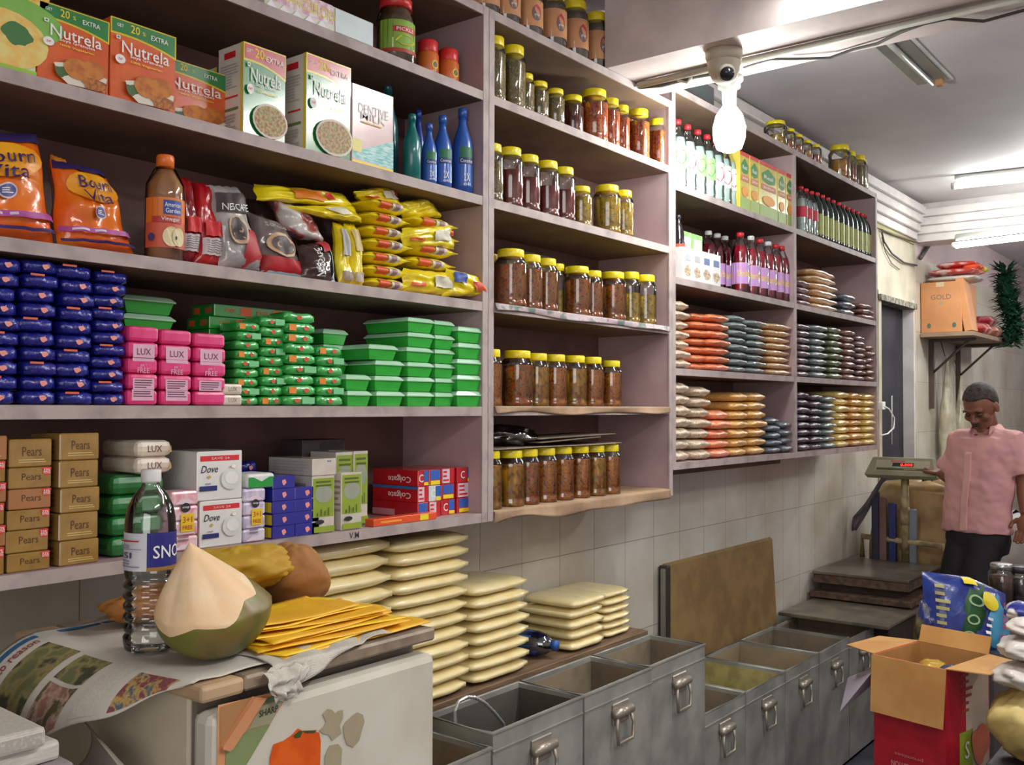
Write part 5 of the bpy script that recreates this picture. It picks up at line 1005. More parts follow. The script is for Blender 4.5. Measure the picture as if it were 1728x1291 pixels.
m_rp = mat('red_white_packet', (200, 60, 54), .35, c2=(220, 190, 186), nscale=13, bump=.5, coat=.4, cr=(.5, .6)); m_wp = mat('white_packet', (206, 204, 196), .35, bump=.5, coat=.3)
for i, (m, zz, w_, y0) in enumerate(((m_wp, 0, .34, 1.76), (m_rp, .052, .33, 1.76), (m_rp, .10, .27, 1.74), (mat('orange_red_packet', (214, 90, 50), .35, c2=(226, 210, 60), nscale=10, bump=.5, coat=.4, cr=(.5, .58)), .075, .12, 1.635))):
    mb = MB(); mb.pillow(.3, w_, .05, m, i+30, 16, 14, px=3, py=3, wob=.2); o = mb.build('snack_packet', None, (7.34+.01*i, y0, 2.427+zz)); tag(o, ('white flattened packet directly on the square carton', 'red packet lying on the white one above the carton', 'topmost red packet on the carton pile', 'yellow and orange packet at the pile\'s right end')[i], 'packet')
for i, (x, y, zz, c) in enumerate(((7.62, 1.70, 2.0755, (170, 50, 50)), (7.95, 1.69, 2.0755, (190, 120, 90)), (7.9, 1.72, 2.15, (160, 30, 50)))):
    mb = MB(); mb.pillow(.26, .2, .09, mat('far_packet_%d' % i, c, .4, c2=(220, 180, 170), nscale=10, bump=.4), i+40, wob=.2); tag(mb.build('snack_packet', None, (x, y, zz)), ('small red packet beside the leaning carton', 'pinkish packet under the crimson one', 'crimson packet beside the green garland')[i]+' on the wall shelf', 'packet')
m_lf = mat('plastic_leaf_green', (40, 92, 62), .5, c2=(30, 70, 48), nscale=30); rr = random.Random(5)
mb = MB()
for k in range(900):
    t = rr.random(); c_ = Vector((8.0+.05*math.sin(t*9), 1.55-.03*math.sin(t*5), 2.02+.56*t)); a = rr.random()*6.28; el = rr.uniform(-.6, .8); d = Vector((math.cos(a)*math.cos(el), math.sin(a)*math.cos(el), math.sin(el))); s_ = d.cross(Vector((0, 0, 1))).normalized()*.017; q = c_+d*.02; e = c_+d*rr.uniform(.07, .15)
    mb.add([q, (q+e)/2+s_, e, (q+e)/2-s_+Vector((0, 0, .004))], [(0, 1, 2, 3)], m_lf)
mb.tube([(8.0, 1.66, 2.076), (8.0, 1.56, 2.2), (8.0, 1.55, 2.6)], .006, m_lf, 5); tag(mb.build('plastic_garland'), 'bushy green artificial foliage at the far end of wall shelf', 'plant', kind=None)
# wall hangings by the doorway
m_pb = clear('greyish_polythene', (214, 212, 200), .22, .25, .6, 20)
for i, (x, ztop, zb, w_, lab) in enumerate(((7.55, 1.93, 1.22, .2, 'pale polythene bag hanging from the near shelf bracket'), (7.95, 1.80, 1.18, .22, 'pale polythene bag hanging on the tiles behind the man'))):
    def fn(u, v, x=x, zt=ztop, zb=zb, w_=w_, i=i):
        k = .12+.88*min(1, (v*1.6))**1.2; a = u*2*math.pi; q = 1+.2*noise.noise(Vector((math.cos(a)*2, math.sin(a)*2, v*6+i*9)))
        return (x+w_/2*k*math.cos(a)*q, WALL-.075+.055*k*math.sin(a)*q, zt+(zb-zt)*v)
    mb = MB(); mb.grid(fn, 26, 20, mat('pale_polythene', (196, 190, 166), .35, c2=(170, 162, 136), nscale=14, bump=.8, bscale=18, coat=.4)); mb.tube([(x, WALL-.06, ztop), (x, WALL-.03, ztop+.12)], .004, cab, 5); tag(mb.build('hanging_bag'), lab, 'bag')
mb = MB(); x = 5.275
def strip(u, v): return (x+.004+.01*math.sin(v*5), D+.03+.07*u+.01*v, 2.225-.72*v)
mb.grid(strip, 6, 20, mat('sachet_strip_white', (206, 214, 224), .35, c2=(60, 120, 200), nscale=9, cr=(.52, .56), coat=.3, stretch=(1, 1, 1.2)), .002); tag(mb.build('sachet_strip'), 'blue and white printed strip hanging on the end of the shelving', 'sachets')
mb = MB(); q = [at(x_, y_, 1.90) for x_, y_ in ((1492, 686), (1500, 690), (1509, 705), (1508, 722), (1498, 732), (1486, 735))]; mb.box(q[0].x-.03, q[0].x+.03, 1.90, 1.945, q[0].z-.02, q[0].z+.03, WHT, .004); mb.tube(q, .005, WHT, 6); mb.tube([at(1505, 668, 1.9), at(1505, 750, 1.9)], .003, WHT, 5); tag(mb.build('power_plug'), 'white plug with curling white cable beside the dark doorway', 'plug')
mb = MB(); mb.box(3.06, 3.5, 1.72, 1.9, SW[0], SW[0]+.12, mat('dark_green_carton', (60, 92, 80), .5, c2=(90, 80, 90)), .003); tag(mb.build('storage_carton'), 'dark green carton on top of shelving half hidden behind the beam', 'carton')
# ================================================================ refrigerator and what lies on it
m_fr = mat('aged_fridge_enamel', (208, 204, 190), .35, c2=(196, 190, 174), nscale=5); m_fs = mat('cream_fridge_side', (212, 200, 176), .45, c2=(200, 188, 164), nscale=6); m_bt = mat('tan_plastic_trim', (196, 166, 130), .4)
FX0, FX1, FY, FB, FT = .829, 1.291, 1.20, 1.72, 1.148
root = empty('refrigerator', ((FX0+FX1)/2, FY, 0)); T_ = Matrix.Translation((-(FX0+FX1)/2, -FY, 0))
def fb(x0, x1, y0, y1, z0, z1, m, c=.004): return MB().box(x0, x1, y0, y1, z0, z1, m, c, T_)
fb(FX0+.004, FX1-.004, FY+.03, FB, .03, FT-.0, m_fs).build('cabinet', root)
fb(FX0+.01, FX1-.01, FY+.018, FY+.03, .05, FT-.012, mat('grey_gasket', (120, 112, 100), .6), 0).build('door_gasket', root)
dr = fb(FX0, FX1, FY-.03, FY+.018, .06, FT-.028, m_fr, .014).build('door', root)
yd = FY-.03
def DP(x, y): p = at(x, y, yd-.001); return p
mb = MB()
def dpoly(pts, m, l): 
    P = [DP(*q) for q in pts]; mb.add([T_ @ (p+Vector((0, -.0008*l, 0))) for p in P][::-1], [tuple(range(len(P)))], m)
dpoly([(368, 1190), (494, 1161), (412, 1291), (396, 1330), (366, 1330)], flat((214, 150, 104)), 0)
dpoly([(371, 1193), (425, 1176), (379, 1258), (371, 1259)], flat((170, 124, 80)), 1)
dpoly([(446, 1178), (489, 1166), (480, 1178), (440, 1191)], mat('mint_metallic', (130, 160, 120), .2, metal=.4), 1)
dpoly([(440, 1192), (479, 1180), (456, 1221), (418, 1231)], flat((158, 156, 124)), 1)
dpoly([(417, 1232), (456, 1222), (405, 1308), (380, 1308), (380, 1268)], flat((130, 146, 96)), 1)
a, b = DP(436, 1207), DP(468, 1197); f = Face(mb, T_ @ (a+Vector((0, -.0018, -.004))), Vector((b.x-a.x, 0, b.z-a.z)), (0, 0, 1), (b-a).length, .012); f.text('SHARP', .5, .5, .8, BLK, w=1)
mb.build('badge_panel', root)
mb = MB(); P = [T_ @ (DP(*q)) for q in [(426, 1175), (445, 1176), (388, 1262), (382, 1266), (371, 1263), (371, 1258)]]; n = len(P)
mb.add(P+[p+Vector((0, -.008, 0)) for p in P], [tuple(range(n, 2*n))[::-1]]+[(i, (i+1) % n, n+(i+1) % n, n+i) for i in range(n)], mat('peach_grip', (218, 152, 108), .4)); mb.build('door_grip', root)
mb = MB()
def sticker(pts, m, l=0): P = [DP(*q) for q in pts]; mb.add([T_ @ (p+Vector((0, -.0006-.0005*l, 0))) for p in P][::-1], [tuple(range(len(P)))], m)
sticker([(461, 1256), (478, 1250), (492, 1240), (502, 1229), (512, 1234), (528, 1234), (538, 1236), (541, 1250), (540, 1291), (530, 1330), (500, 1345), (470, 1335), (455, 1310), (455, 1280)], mat('orange_fruit_print', (220, 96, 24), .45, c2=(206, 80, 16), nscale=20)); sticker([(494, 1242), (504, 1233), (510, 1234), (506, 1244), (498, 1246)], flat((60, 76, 30)), 1); sticker([(510, 1233), (534, 1232), (530, 1237), (514, 1237)], flat((84, 74, 40)), 1)
mb.build('fruit_sticker', root)
mb = MB(); st = flat((166, 154, 126))
sticker([(544, 1205), (552, 1196), (560, 1198), (566, 1205), (570, 1199), (578, 1198), (579, 1210), (573, 1225), (576, 1238), (566, 1246), (560, 1250), (555, 1240), (545, 1238), (538, 1232), (546, 1226), (550, 1218)], st); sticker([(583, 1218), (594, 1208), (602, 1202), (612, 1206), (615, 1218), (611, 1230), (606, 1250), (596, 1261), (585, 1256), (580, 1240), (579, 1226)], st); sticker([(548, 1276), (556, 1258), (570, 1255), (577, 1264), (575, 1300), (560, 1320), (548, 1300)], st); mb.build('glue_residue', root)
fb(FX0-.012, FX0+.06, FY-.025, FB, FT-.010, FT+.014, m_bt, .006).build('top_trim', root)
fb(FX0+.06, FX1+.004, FY-.025, FB, FT-.008, FT+.014, mat('worn_top_edge', (150, 132, 112), .5, c2=(126, 110, 94)), .004).build('top_panel', root)
tag(root, 'old white fridge with diagonal badge and torn fruit sticker', 'refrigerator')
zt = FT+.0145
# newspapers
def news_mat(name, big=False):
    m = mat(name, (206, 200, 188), .8, c2=(196, 190, 178), nscale=6); nt = m.node_tree; L = nt.links.new; b = nt.nodes['Principled BSDF']; old = b.inputs['Base Color'].links[0].from_socket
    tc = nt.nodes.new('ShaderNodeTexCoord'); mp = nt.nodes.new('ShaderNodeMapping'); mp.inputs['Scale'].default_value = (1, 1, 1); L(tc.outputs['Object'], mp.inputs[0])
    wv = nt.nodes.new('ShaderNodeTexWave'); wv.inputs['Scale'].default_value = 340; wv.bands_direction = 'Y'; wv.inputs['Distortion'].default_value = .15; L(mp.outputs[0], wv.inputs[0])
    n = nt.nodes.new('ShaderNodeTexNoise'); n.inputs['Scale'].default_value = 220; L(mp.outputs[0], n.inputs[0]); mu = nt.nodes.new('ShaderNodeMath'); mu.operation = 'MULTIPLY'; L(wv.outputs[0], mu.inputs[0]); L(n.outputs[0], mu.inputs[1])
    r = nt.nodes.new('ShaderNodeValToRGB'); r.color_ramp.elements[0].position = .3; r.color_ramp.elements[1].position = .5; r.color_ramp.elements[0].color = (1, 1, 1, 1); r.color_ramp.elements[1].color = (.42, .42, .44, 1); L(mu.outputs[0], r.inputs[0])
    mx = nt.nodes.new('ShaderNodeMix'); mx.data_type = 'RGBA'; mx.blend_type = 'MULTIPLY'; mx.inputs[0].default_value = .5; L(old, mx.inputs[6]); L(r.outputs[0], mx.inputs[7]); L(mx.outputs[2], b.inputs['Base Color']); return m
m_np = news_mat('newsprint'); m_plain = mat('plain_newsprint', (208, 202, 190), .8)
# sheet A: flat on the fridge then bending down over its left side
def sheetA(u, v):                       # u: 0 on the fridge top, 1 at the outer hanging edge; v: front to back
    y = 1.195+.47*v; L_ = .14*min(1, v*2.3)*(1-.10*v)+.010
    if u < .38: return (FX0-.012+.27*(1-u/.38), y, zt+.002+.003*abs(math.sin(u*20+v*4)))
    t = (u-.38)/.62
    return (FX0-.012-L_*.72*math.sin(t*1.35)/.976, y+.03*t*(.5-v), zt+.002-L_*.62*t**1.5+.004*math.sin(v*22)*t)
mb = MB(); mb.grid(sheetA, 60, 40, m_plain, .0006)
def nf(u0, u1, v0, v1, m, l, n=14, seed=None, amp=0):
    def g(a, b):
        p = Vector(sheetA(u0+(u1-u0)*a, v0+(v1-v0)*b)); q1 = Vector(sheetA(u0+(u1-u0)*a+.004, v0+(v1-v0)*b))-p; q2 = Vector(sheetA(u0+(u1-u0)*a, v0+(v1-v0)*b+.004))-p
        N = q1.cross(q2); N = N.normalized() if N.length else Vector((0, 0, 1)); N = N if N.z > -.2 and (N.z > .2 or N.x < 0) else -N
        return p+N*(.0012+.0005*l)
    mb.grid(g, n, n, m)
NB = flat((60, 110, 150)); m_ph1 = mat('printed_green_photo', (110, 112, 74), .7, c2=(70, 72, 52), nscale=26, c3=(150, 140, 90)); m_ph2 = mat('printed_brown_photo', (150, 110, 96), .7, c2=(96, 90, 60), nscale=40, c3=(190, 160, 140)); m_ph3 = mat('printed_comic', (130, 70, 76), .7, c2=(90, 96, 110), nscale=60, c3=(190, 160, 90))
nf(.05, .99, .93, .965, NB, 0); nf(.40, .97, .62, .84, m_ph1, 0); nf(.68, .97, .41, .58, m_ph2, 0); nf(.42, .65, .41, .58, m_ph1, 0); nf(.45, .95, .05, .24, m_ph3, 0); nf(.42, .95, .28, .37, m_np, 0)
vs, fs, asp = text_geo('road to reason')
for f_ in (0,):
    tv = []
    for a, b in vs:
        q = Vector(sheetA(.97-.55*a, .915-.045*(1-b))); tv.append(q+Vector((-.0016, 0, .0016)))
    mb.add(tv, fs, flat((150, 66, 54)))
tag(mb.build('newspaper'), 'colour newspaper sheet spread under the bottle and hanging down the fridge side', 'newspaper')
# sheet B: front edge paper drooping over the door, with a crumpled tongue
def sheetB(u, v):
    x = .935+.27*u; yb = FY+.10; L_ = (.148-.035*u)
    s_ = v*(L_+.040*max(0, 1-u*1.3))
    y = FY+.10-s_; z = zt+.0045
    if y < FY-.034:
        e = FY-.034-y; y = FY-.034-.25*e; z -= .9*e
    return (x+.01*math.sin(v*5), y+.004*math.sin(u*17), z+.004*abs(math.sin(u*9+v*3)))
mb = MB(); mb.grid(sheetB, 40, 30, m_np, .0006); tag(mb.build('newspaper'), 'printed newspaper strip hanging over the fridge front edge under yellow bags', 'newspaper')
def tongue(u, v):
    w_ = .05*(1-.55*v); return (.945+(u-.5)*w_*1.7+.006*math.sin(v*9), FY-.040-.012*math.sin(v*3)-.010*noise.noise(Vector((u*5, v*5, 1))), zt+.004-.048*v+.006*noise.noise(Vector((u*6, v*6, 4))))
mb = MB(); mb.grid(tongue, 24, 20, m_np, .0006); tag(mb.build('newspaper_scrap'), 'crumpled torn newspaper scrap dangling over the fridge door', 'newspaper')
def curl(u, v): a = v*2.6; return (.765+.035*math.sin(a)-.03*(1-u), 1.27+.16*u, 1.035-.028*math.cos(a)*(.6+.8*u)+.01*u)
mb = MB(); mb.grid(curl, 16, 16, mat('blank_paper', (190, 184, 172), .7), .0006); tag(mb.build('curled_paper'), 'blank curled paper below the newspaper, left of the fridge', 'paper')
# pile of folded papers on a stool at the left
mb = MB(); mb.box(.12, .70, 1.22, 1.52, 0, .96, mat('dark_stand', (70, 60, 60), .6), .004); tag(mb.build('side_stand'), 'dark stand beside the fridge, under the folded newspapers', 'stand')
hs = [(.9605, .05, (186, 160, 160)), (1.011, .022, (160, 150, 156)), (1.0335, .03, (206, 202, 204)), (1.064, .022, (150, 138, 142)), (1.0865, .026, (204, 200, 190)), (1.113, .026, (196, 194, 190))]
for i, (z0, h, c) in enumerate(hs):
    mb = MB(); x1 = .70-.012*((i*7) % 3)-.006*i; m = m_np if i in (2, 5) else mat('folded_paper_%d' % i, c, .8, c2=tuple(int(v*.9) for v in c), nscale=30, stretch=(1, 1, 40)); mb.box(-.26, .26, -.14, .12, 0, h, m, min(.006, h*.4))
    if i == 5: f = Face(mb, (-.26, -.14, h+.0002), (1, 0, 0), (0, 1, 0), .52, .26); f.rect(.5, .3, .85, .8, mat('printed_violet_photo', (110, 110, 160), .7, c2=(90, 140, 150), nscale=40), 0); f.rect(.2, .1, .45, .9, m_np, 0)
    tag(mb.build('folded_newspaper', None, (x1-.26, 1.40+jit(.006), z0), (0, 0, jit(.05)-.03)), 'folded newspaper in the pile at lower left, %s of six' % rung(i, 6), 'newspaper', 'pile of folded newspapers')
# water bottle
BX, BY = .876, 1.40; k_ = .0433; root = empty('water_bottle', (BX, BY, zt+.0065), -.5); root.scale = (.9, .9, 1)
prof = [(.03, 0), (.040, .004), (.0425, .012)]
for i in range(6): z_ = .018+i*.0165; prof += [(.0435, z_), (.0435, z_+.006), (.0395, z_+.011), (.0395, z_+.013)]
prof += [(.0425, .122), (.0425, .195), (.042, .205), (.038, .225), (.028, .243), (.016, .256), (.014, .262), (.0165, .264), (.0135, .268), (.0135, .272)]
MB().lathe(prof, clear('clear_bottle_pet', (250, 252, 251), .14, .05), 32, cap1=False).build('bottle_body', root)
mb = MB(); f = Face(mb, (0, 0, 0), (1, 0, 0), (0, 0, 1), .2, .058, .0430, (0, 0, .128)); f.rect(0, 0, .46, 1, flat((206, 208, 214))); f.rect(.46, 0, 1, 1, NAVY); f.rect(.46, 0, 1, .1, flat((150, 110, 50))); f.text('SNOW', .72, .5, .34, WHT, w=.42); f.lines(.12, .08, .4, .3, 3, flat((140, 140, 170))); f.text('ISI', .27, .42, .16, flat((70, 70, 110)), w=.12); f.lines(.1, .56, .42, .7, 3, flat((140, 140, 170))); f.rect(.12, .78, .4, .82, flat((170, 60, 40)))
mb.build('label', root); mb = MB(); mb.lathe([(.0165, .262), (.017, .265), (.017, .28), (.0155, .282), (0, .282)], mat('milky_cap', (226, 224, 222), .4), 22, cap1=False); mb.build('cap', root); tag(root, 'empty ribbed clear water bottle with blue and white label on the fridge', 'bottle')
# trimmed coconut
CX, CY = .912, 1.283; m_hk = mat('green_coconut_skin', (112, 112, 40), .4, c2=(84, 86, 30), nscale=9, c3=(120, 100, 50), bump=.15, bscale=30); m_fl = mat('pale_coconut_fibre', (236, 200, 156), .6, c2=(226, 180, 130), nscale=9, bump=.25, bscale=60, c3=(240, 212, 176))
root = empty('coconut', (CX, CY, zt+.007)); tip = Vector((-.036, .012, .176)); R_ = .088
def coc(u, v):
    a = u*2*math.pi; cx_ = (v)
    # lower rounded husk to the rim then faceted cone to the tip
    facets = 6; ph = (a*facets/(2*math.pi)+.35) % 1
    rim = .078+.014*math.sin(a+.9)
    if v < .5:
        t = v/.5; z_ = rim*(t**1.25); r = R_*math.sin(math.pi/2*min(1, (.10+t*.92)))**.75
        return (r*math.cos(a), r*.93*math.sin(a), z_)
    t = (v-.5)/.5; k = 1-t; rr_ = R_*(k**.93)*(1+.05*math.sin(math.pi*t)+(.10*abs(ph-.5)*2-.05)*math.sin(math.pi*min(1, t+.12)))
    return (rr_*math.cos(a)+tip.x*t, rr_*.93*math.sin(a)+tip.y*t, rim+(tip.z-rim)*t)
def rimline(a):
    ph = (a*6/(2*math.pi)+.35) % 1; return .50+.13*abs(ph-.5)*1.2-.13*math.cos(a-3.1) 
N1, N2 = 96, 60
def part(lo, hi): 
    def fn(u, v):
        a = u*2*math.pi; r = rimline(a); vv = r*v if lo else r+(1-r)*v
        return coc(u, max(0.002, min(.999, vv)))
    return fn
mb = MB(); mb.grid(part(True, 0), N1, 30, m_hk); mb.build('green_husk', root)
mb = MB(); mb.grid(part(False, 0), N1, 40, m_fl); mb.build('pared_flesh', root)
tag(root, 'green coconut pared to a pale pointed cone, resting on the fridge', 'coconut')
# yellow cloth and pouch behind the coconut
m_yc = mat('mustard_cloth', (196, 160, 40), .7, c2=(176, 136, 30), nscale=6, bump=.3); m_tc = mat('tan_cloth', (168, 120, 66), .75, c2=(150, 100, 50), nscale=7, bump=.2)
crumple(1.12, 1.50, zt+.055, .095, .075, .04, m_yc, 5, 'yellow_cloth', 'mustard yellow crumpled cloth heaped behind the coconut', 'cloth', 60, 36, .3, 1.6)
crumple(1.235, 1.49, zt+.004, .062, .07, .06, m_tc, 9, 'tan_pouch', 'rounded tan cloth bundle right of the yellow cloth', 'cloth', 50, 30, .16, 1.6)
crumple(1.07, 1.57, zt+.007, .15, .07, .032, mat('orange_brown_cloth', (150, 92, 40), .75, c2=(190, 130, 40), nscale=5, bump=.2), 12, 'brown_cloth', 'orange brown cloth lying low behind the bottle', 'cloth', 60, 30, .3, 1.8)
# yellow plastic bags in a flat pile
m_yb = mat('yellow_paper_bag', (246, 208, 46), .5, c2=(236, 194, 36), nscale=8, bump=.2, coat=.2); m_yb2 = mat('deeper_yellow_bag', (240, 186, 40), .5, c2=(228, 170, 34), nscale=8, bump=.2)
for i in range(9):
    sx = .32-.008*i+jit(.01); zz = zt+.006+.0042*i; w_ = .17-.004*i; sd = i*3.1
    def fn(u, v, zz=zz, sd=sd, sx=sx, w_=w_): return ((u-.5)*sx+.006*math.sin(v*7+sd), (v-.5)*w_, .0012*math.sin(u*8+sd)+.0012*math.sin(v*6+sd)+.02*max(0, .3-u)*i/8)
    mb = MB(); mb.grid(fn, 20, 12, m_yb if i % 2 else m_yb2, .0014); tag(mb.build('yellow_bag', None, (1.135-.012*(i % 3)-.004*i, 1.275+.006*(i % 2)+.008*i, zz), (0, 0, .12*math.sin(i*1.9)+.0)), 'flat yellow bag in the pile on the fridge corner, %s' % rung(i, 9), 'bag', 'pile of flat yellow bags')
# ================================================================ carton and goods at the lower right
CS = Matrix.Translation((3.17, .84, 0)) @ Matrix.Rotation(-1.80, 4, 'Z')       # carton frame: local -y faces the camera
zc = .80; m_kb = mat('kraft_board', (196, 146, 84), .7, c2=(182, 130, 70), nscale=8); m_rd = mat('crimson_print', (176, 20, 40), .5, c2=(160, 16, 36)); m_mg = mat('kraft_inner', (176, 128, 72), .7)
mb = MB(); mb.box(-.12, .12, -.14, .14, 0, .30, mat('dark_blue_crate', (50, 56, 76), .6), .004, CS); tag(mb.build('plastic_crate'), 'dark bluish crate under the red carton', 'crate')
root = empty('open_carton'); root.matrix_world = CS @ Matrix.Translation((0, 0, .301)); h = zc-.301; w, d = .112, .135
mb = MB(); t = .004
mb.box(-w, w, -d, -d+t, 0, h, m_rd); mb.box(-w, w, d-t, d, 0, h, m_rd); mb.box(-w, -w+t, -d+t, d-t, 0, h, m_rd); mb.box(w-t, w, -d+t, d-t, 0, h, m_rd); mb.box(-w, w, -d, d, 0, t, m_kb)
for a in ((-w+t, w-t, -d+t, -d+t+.001), (-w+t, w-t, d-t-.001, d-t)): mb.box(a[0], a[1], a[2], a[3], .01, h, m_mg)
mb.box(-w+t, -w+t+.001, -d+t, d-t, .01, h, m_mg); mb.box(w-t-.001, w-t, -d+t, d-t, .01, h, m_mg)
f = Face(mb, (-w, -d, 0), (1, 0, 0), (0, 0, 1), 2*w, h); f.text('NO QUESTION', .5, .38, .04, flat((214, 150, 150)), w=.5, flip=True); f.text('promises', .5, .44, .025, flat((200, 120, 120)), w=.4, flip=True); f.ell(.5, .2, .2, .1, flat((206, 170, 170)))
g = Face(mb, (w, -d, 0), (0, 1, 0), (0, 0, 1), 2*d, h); g.rect(.45, .05, .98, .95, flat((196, 180, 160))); g.rect(.3, .38, .6, .6, flat((140, 160, 40))); g.lines(.35, .7, .6, .95, 6, flat((150, 60, 50))); g.blob(.75, .5, .2, .12, flat((200, 110, 80)), 3); g.text('S', .45, .49, .1, WHT)
mb.build('carton_body', root)
def flap(o, ax, L_, ang, wd, name, m_in=m_kb, m_out=m_rd, taper=.0):
    # o: hinge centre, ax: hinge direction, flap extends L_ outward at angle ang below horizontal
    mb = MB(); ax = Vector(ax); out = Vector((ax.y, -ax.x, 0)); dv = out*math.cos(ang)-Vector((0, 0, 1))*math.sin(ang); nrm = ax.cross(dv).normalized(); nrm = nrm if nrm.z > 0 or (abs(nrm.z) < .3 and nrm.dot(out) > 0) else -nrm
    o = Vector(o); v = [o-ax*wd/2, o+ax*wd/2, o+ax*(wd/2-taper)+dv*L_, o-ax*(wd/2-taper*.3)+dv*L_]
    mb.add([p+nrm*.003 for p in v], [(0, 1, 2, 3)], m_in); mb.add(v, [(3, 2, 1, 0)], m_out); q = [p+nrm*.003 for p in v]
    for i in range(4): j = (i+1) % 4; mb.add([v[i], v[j], q[j], q[i]], [(0, 1, 2, 3)], m_in)
    mb.build(name, root)
flap((0, -d, h), (1, 0, 0), .17, 1.50, 2*w+.01, 'front_flap', taper=.005)
flap((0, d, h), (-1, 0, 0), .055, -1.2, 2*w, 'back_flap')
flap((-w, 0, h), (0, -1, 0), .13, .05, 2*d, 'left_flap', taper=.06)
flap((w, 0, h), (0, 1, 0), .12, -.05, 2*d, 'right_flap', taper=.05)
mb = MB(); q = [Vector(v) for v in ((-w-.001, -d+.02, h-.04), (-w-.001, d-.06, h-.03), (-w-.17, d-.14, h-.13), (-w-.13, -d+.02, h-.21))]; mb.add(q+[v+Vector((.002, .002, .002)) for v in q], [(0, 1, 2, 3), (7, 6, 5, 4), (0, 4, 5, 1), (1, 5, 6, 2), (2, 6, 7, 3), (3, 7, 4, 0)], mat('lilac_white_print', (206, 196, 214), .5)); mb.build('torn_inner_flap', root)
tag(root, 'red printed cardboard carton with open brown flaps at lower right', 'carton')
for i, (x, y, c, lab) in enumerate(((-.05, -.04, (190, 150, 60), 'golden foil packet inside the red carton, left'), (-.02, .05, (206, 168, 70), 'golden foil packet inside the red carton, middle'), (.04, -.05, (50, 56, 84), 'dark silvery packet inside the red carton'), (.05, .04, (70, 84, 120), 'bluish packet inside the red carton, right'))):
    mb = MB(); mb.pillow(.09, .09, .06, mat('carton_foil_%d' % i, c, .25, metal=.3, bump=.8, bscale=20, coat=.4), i+60, wob=.2); o = mb.build('foil_packet'); o.matrix_world = CS @ Matrix.Translation((x, y, zc-.09)) @ Matrix.Rotation(.6*i, 4, 'Z') @ Matrix.Rotation(.4-.2*i, 4, 'X'); tag(o, lab, 'packet')
mb = MB(); mb.box(-w+.012, w-.012, -d+.012, d-.012, .31, zc-.092, m_mg, .004, CS); tag(mb.build('carton_filling'), 'brown packing filling the red carton below its foil packets', 'packing')
# printed bag behind the carton
m_pb2 = mat('navy_print_bag', (30, 44, 120), .3, bump=.4, coat=.5, c2=(36, 60, 140)); BW = lambda px, py, s: EYEP+ray(px, py)*(s/ray(px, py).dot(_F))
pb = BW(1634, 1087, 3.38)
mb = MB(); mb.box(-.10, .07, -.045, .075, 0, pb.z-.02, mat('dark_drum', (60, 56, 58), .5), .01, Matrix.Translation((pb.x, pb.y, 0)) @ Matrix.Rotation(-1.0, 4, 'Z')); tag(mb.build('storage_box'), 'dark box behind the red carton carrying the printed bag', 'box')
bw, bh = .142, .238
def S2(u, v, sg):
    e = (max(0, 1-abs(2*u-1)**3)**.5)*(max(0, 1-abs(2*v-1)**4)**.5); wv = noise.noise(Vector((u*4, v*5, sg*2)))*.3
    x = (u-.5)*2*bw-.02*(v); return Vector((x, .05*v+sg*.05*e*(1+wv), v*bh*(1-.18*max(0, u-.55)/.45*1.0)))
mb = MB(); mb.grid(lambda u, v: S2(u, v, -1), 18, 18, m_pb2); mb.grid(lambda u, v: S2(1-u, v, 1), 18, 18, m_pb2)
f = SF(mb, S2); f.poly([(.28, .0), (.55, .0), (.68, .55), (.72, .98), (.5, .98), (.42, .6)], flat((30, 80, 40))); f.poly([(.6, .0), (1, .0), (1, .7), (.86, .95), (.72, .6)], flat((70, 150, 190)))
for cu, cv, r_ in ((.46, .22, .075), (.52, .45, .08), (.57, .72, .09)): f.ell(cu, cv, r_, r_*.9, flat((170, 200, 150))); f.ell(cu, cv, r_*.7, r_*.62, flat((30, 80, 40)))
f.ell(.74, .78, .10, .13, flat((226, 206, 40))); f.lines(.1, .3, .26, .9, 6, flat((170, 160, 100))); f.rect(.44, .93, .6, 1, YEL)
for q in range(5): f.rect(.60+.02*q, .1+.1*q, .66+.02*q, .14+.1*q, WHT)
vs, fs, asp = text_geo('Soft water'); mb.add([f.P(.78+.10*a*1.0+(1-b)*.09, .06+a*.78, 14) for a, b in vs], fs, flat((206, 60, 90)))
o = mb.build('printed_bag'); o.matrix_world = Matrix.Translation((pb.x, pb.y, pb.z-.015)) @ Matrix.Rotation(-1.02, 4, 'Z') @ Matrix.Rotation(.10, 4, 'Y'); tag(o, 'blue and green printed plastic bag with yellow oval behind the red carton', 'bag')
o = crumple(0, 0, 0, .06, .05, .08, mat('navy_foil_bag', (34, 48, 110), .3, c2=(120, 110, 70), nscale=16, bump=.7, coat=.5), 21, 'crumpled_bag', 'crumpled navy bag at left of the blue green printed bag', 'bag'); q = BW(1566, 1040, 3.42); o.location = (q.x, q.y, pb.z-.02+.08); o.scale = (.75, .75, 1)
# white and yellow cloth-like bundles at right edge
m_wb = mat('white_bundle', (214, 206, 198), .55, c2=(196, 186, 178), nscale=6, bump=.6, bscale=14, coat=.3); m_yl = mat('cream_yellow_bundle', (214, 190, 124), .55, c2=(196, 168, 100), nscale=5, bump=.6, bscale=12, coat=.3)
BPx = lambda px, py, s: EYEP+ray(px, py)*(s/ray(px, py).dot(_F))
for i, (px, py, sx, sz, m, lab, nm) in enumerate(((1740, 1222, .115, .10, m_yl, 'big cream yellow bundle low at the right edge', 'plastic_bundle'), (1734, 1140, .095, .04, m_wb, 'white bundle on top of the cream yellow one', 'plastic_bundle'), (1738, 1095, .088, .032, m_wb, 'white folded bundle, third of the pile at right', 'plastic_bundle'), (1744, 1058, .072, .024, m_wb, 'topmost white bundle of the pile at right edge', 'plastic_bundle'))):
    p = BPx(px, py, 2.75); crumple(p.x, p.y, p.z-sz, sx, sx*.9, sz, m, 30+i, nm, lab, 'bundle', 44, 26, .18, 1.8)
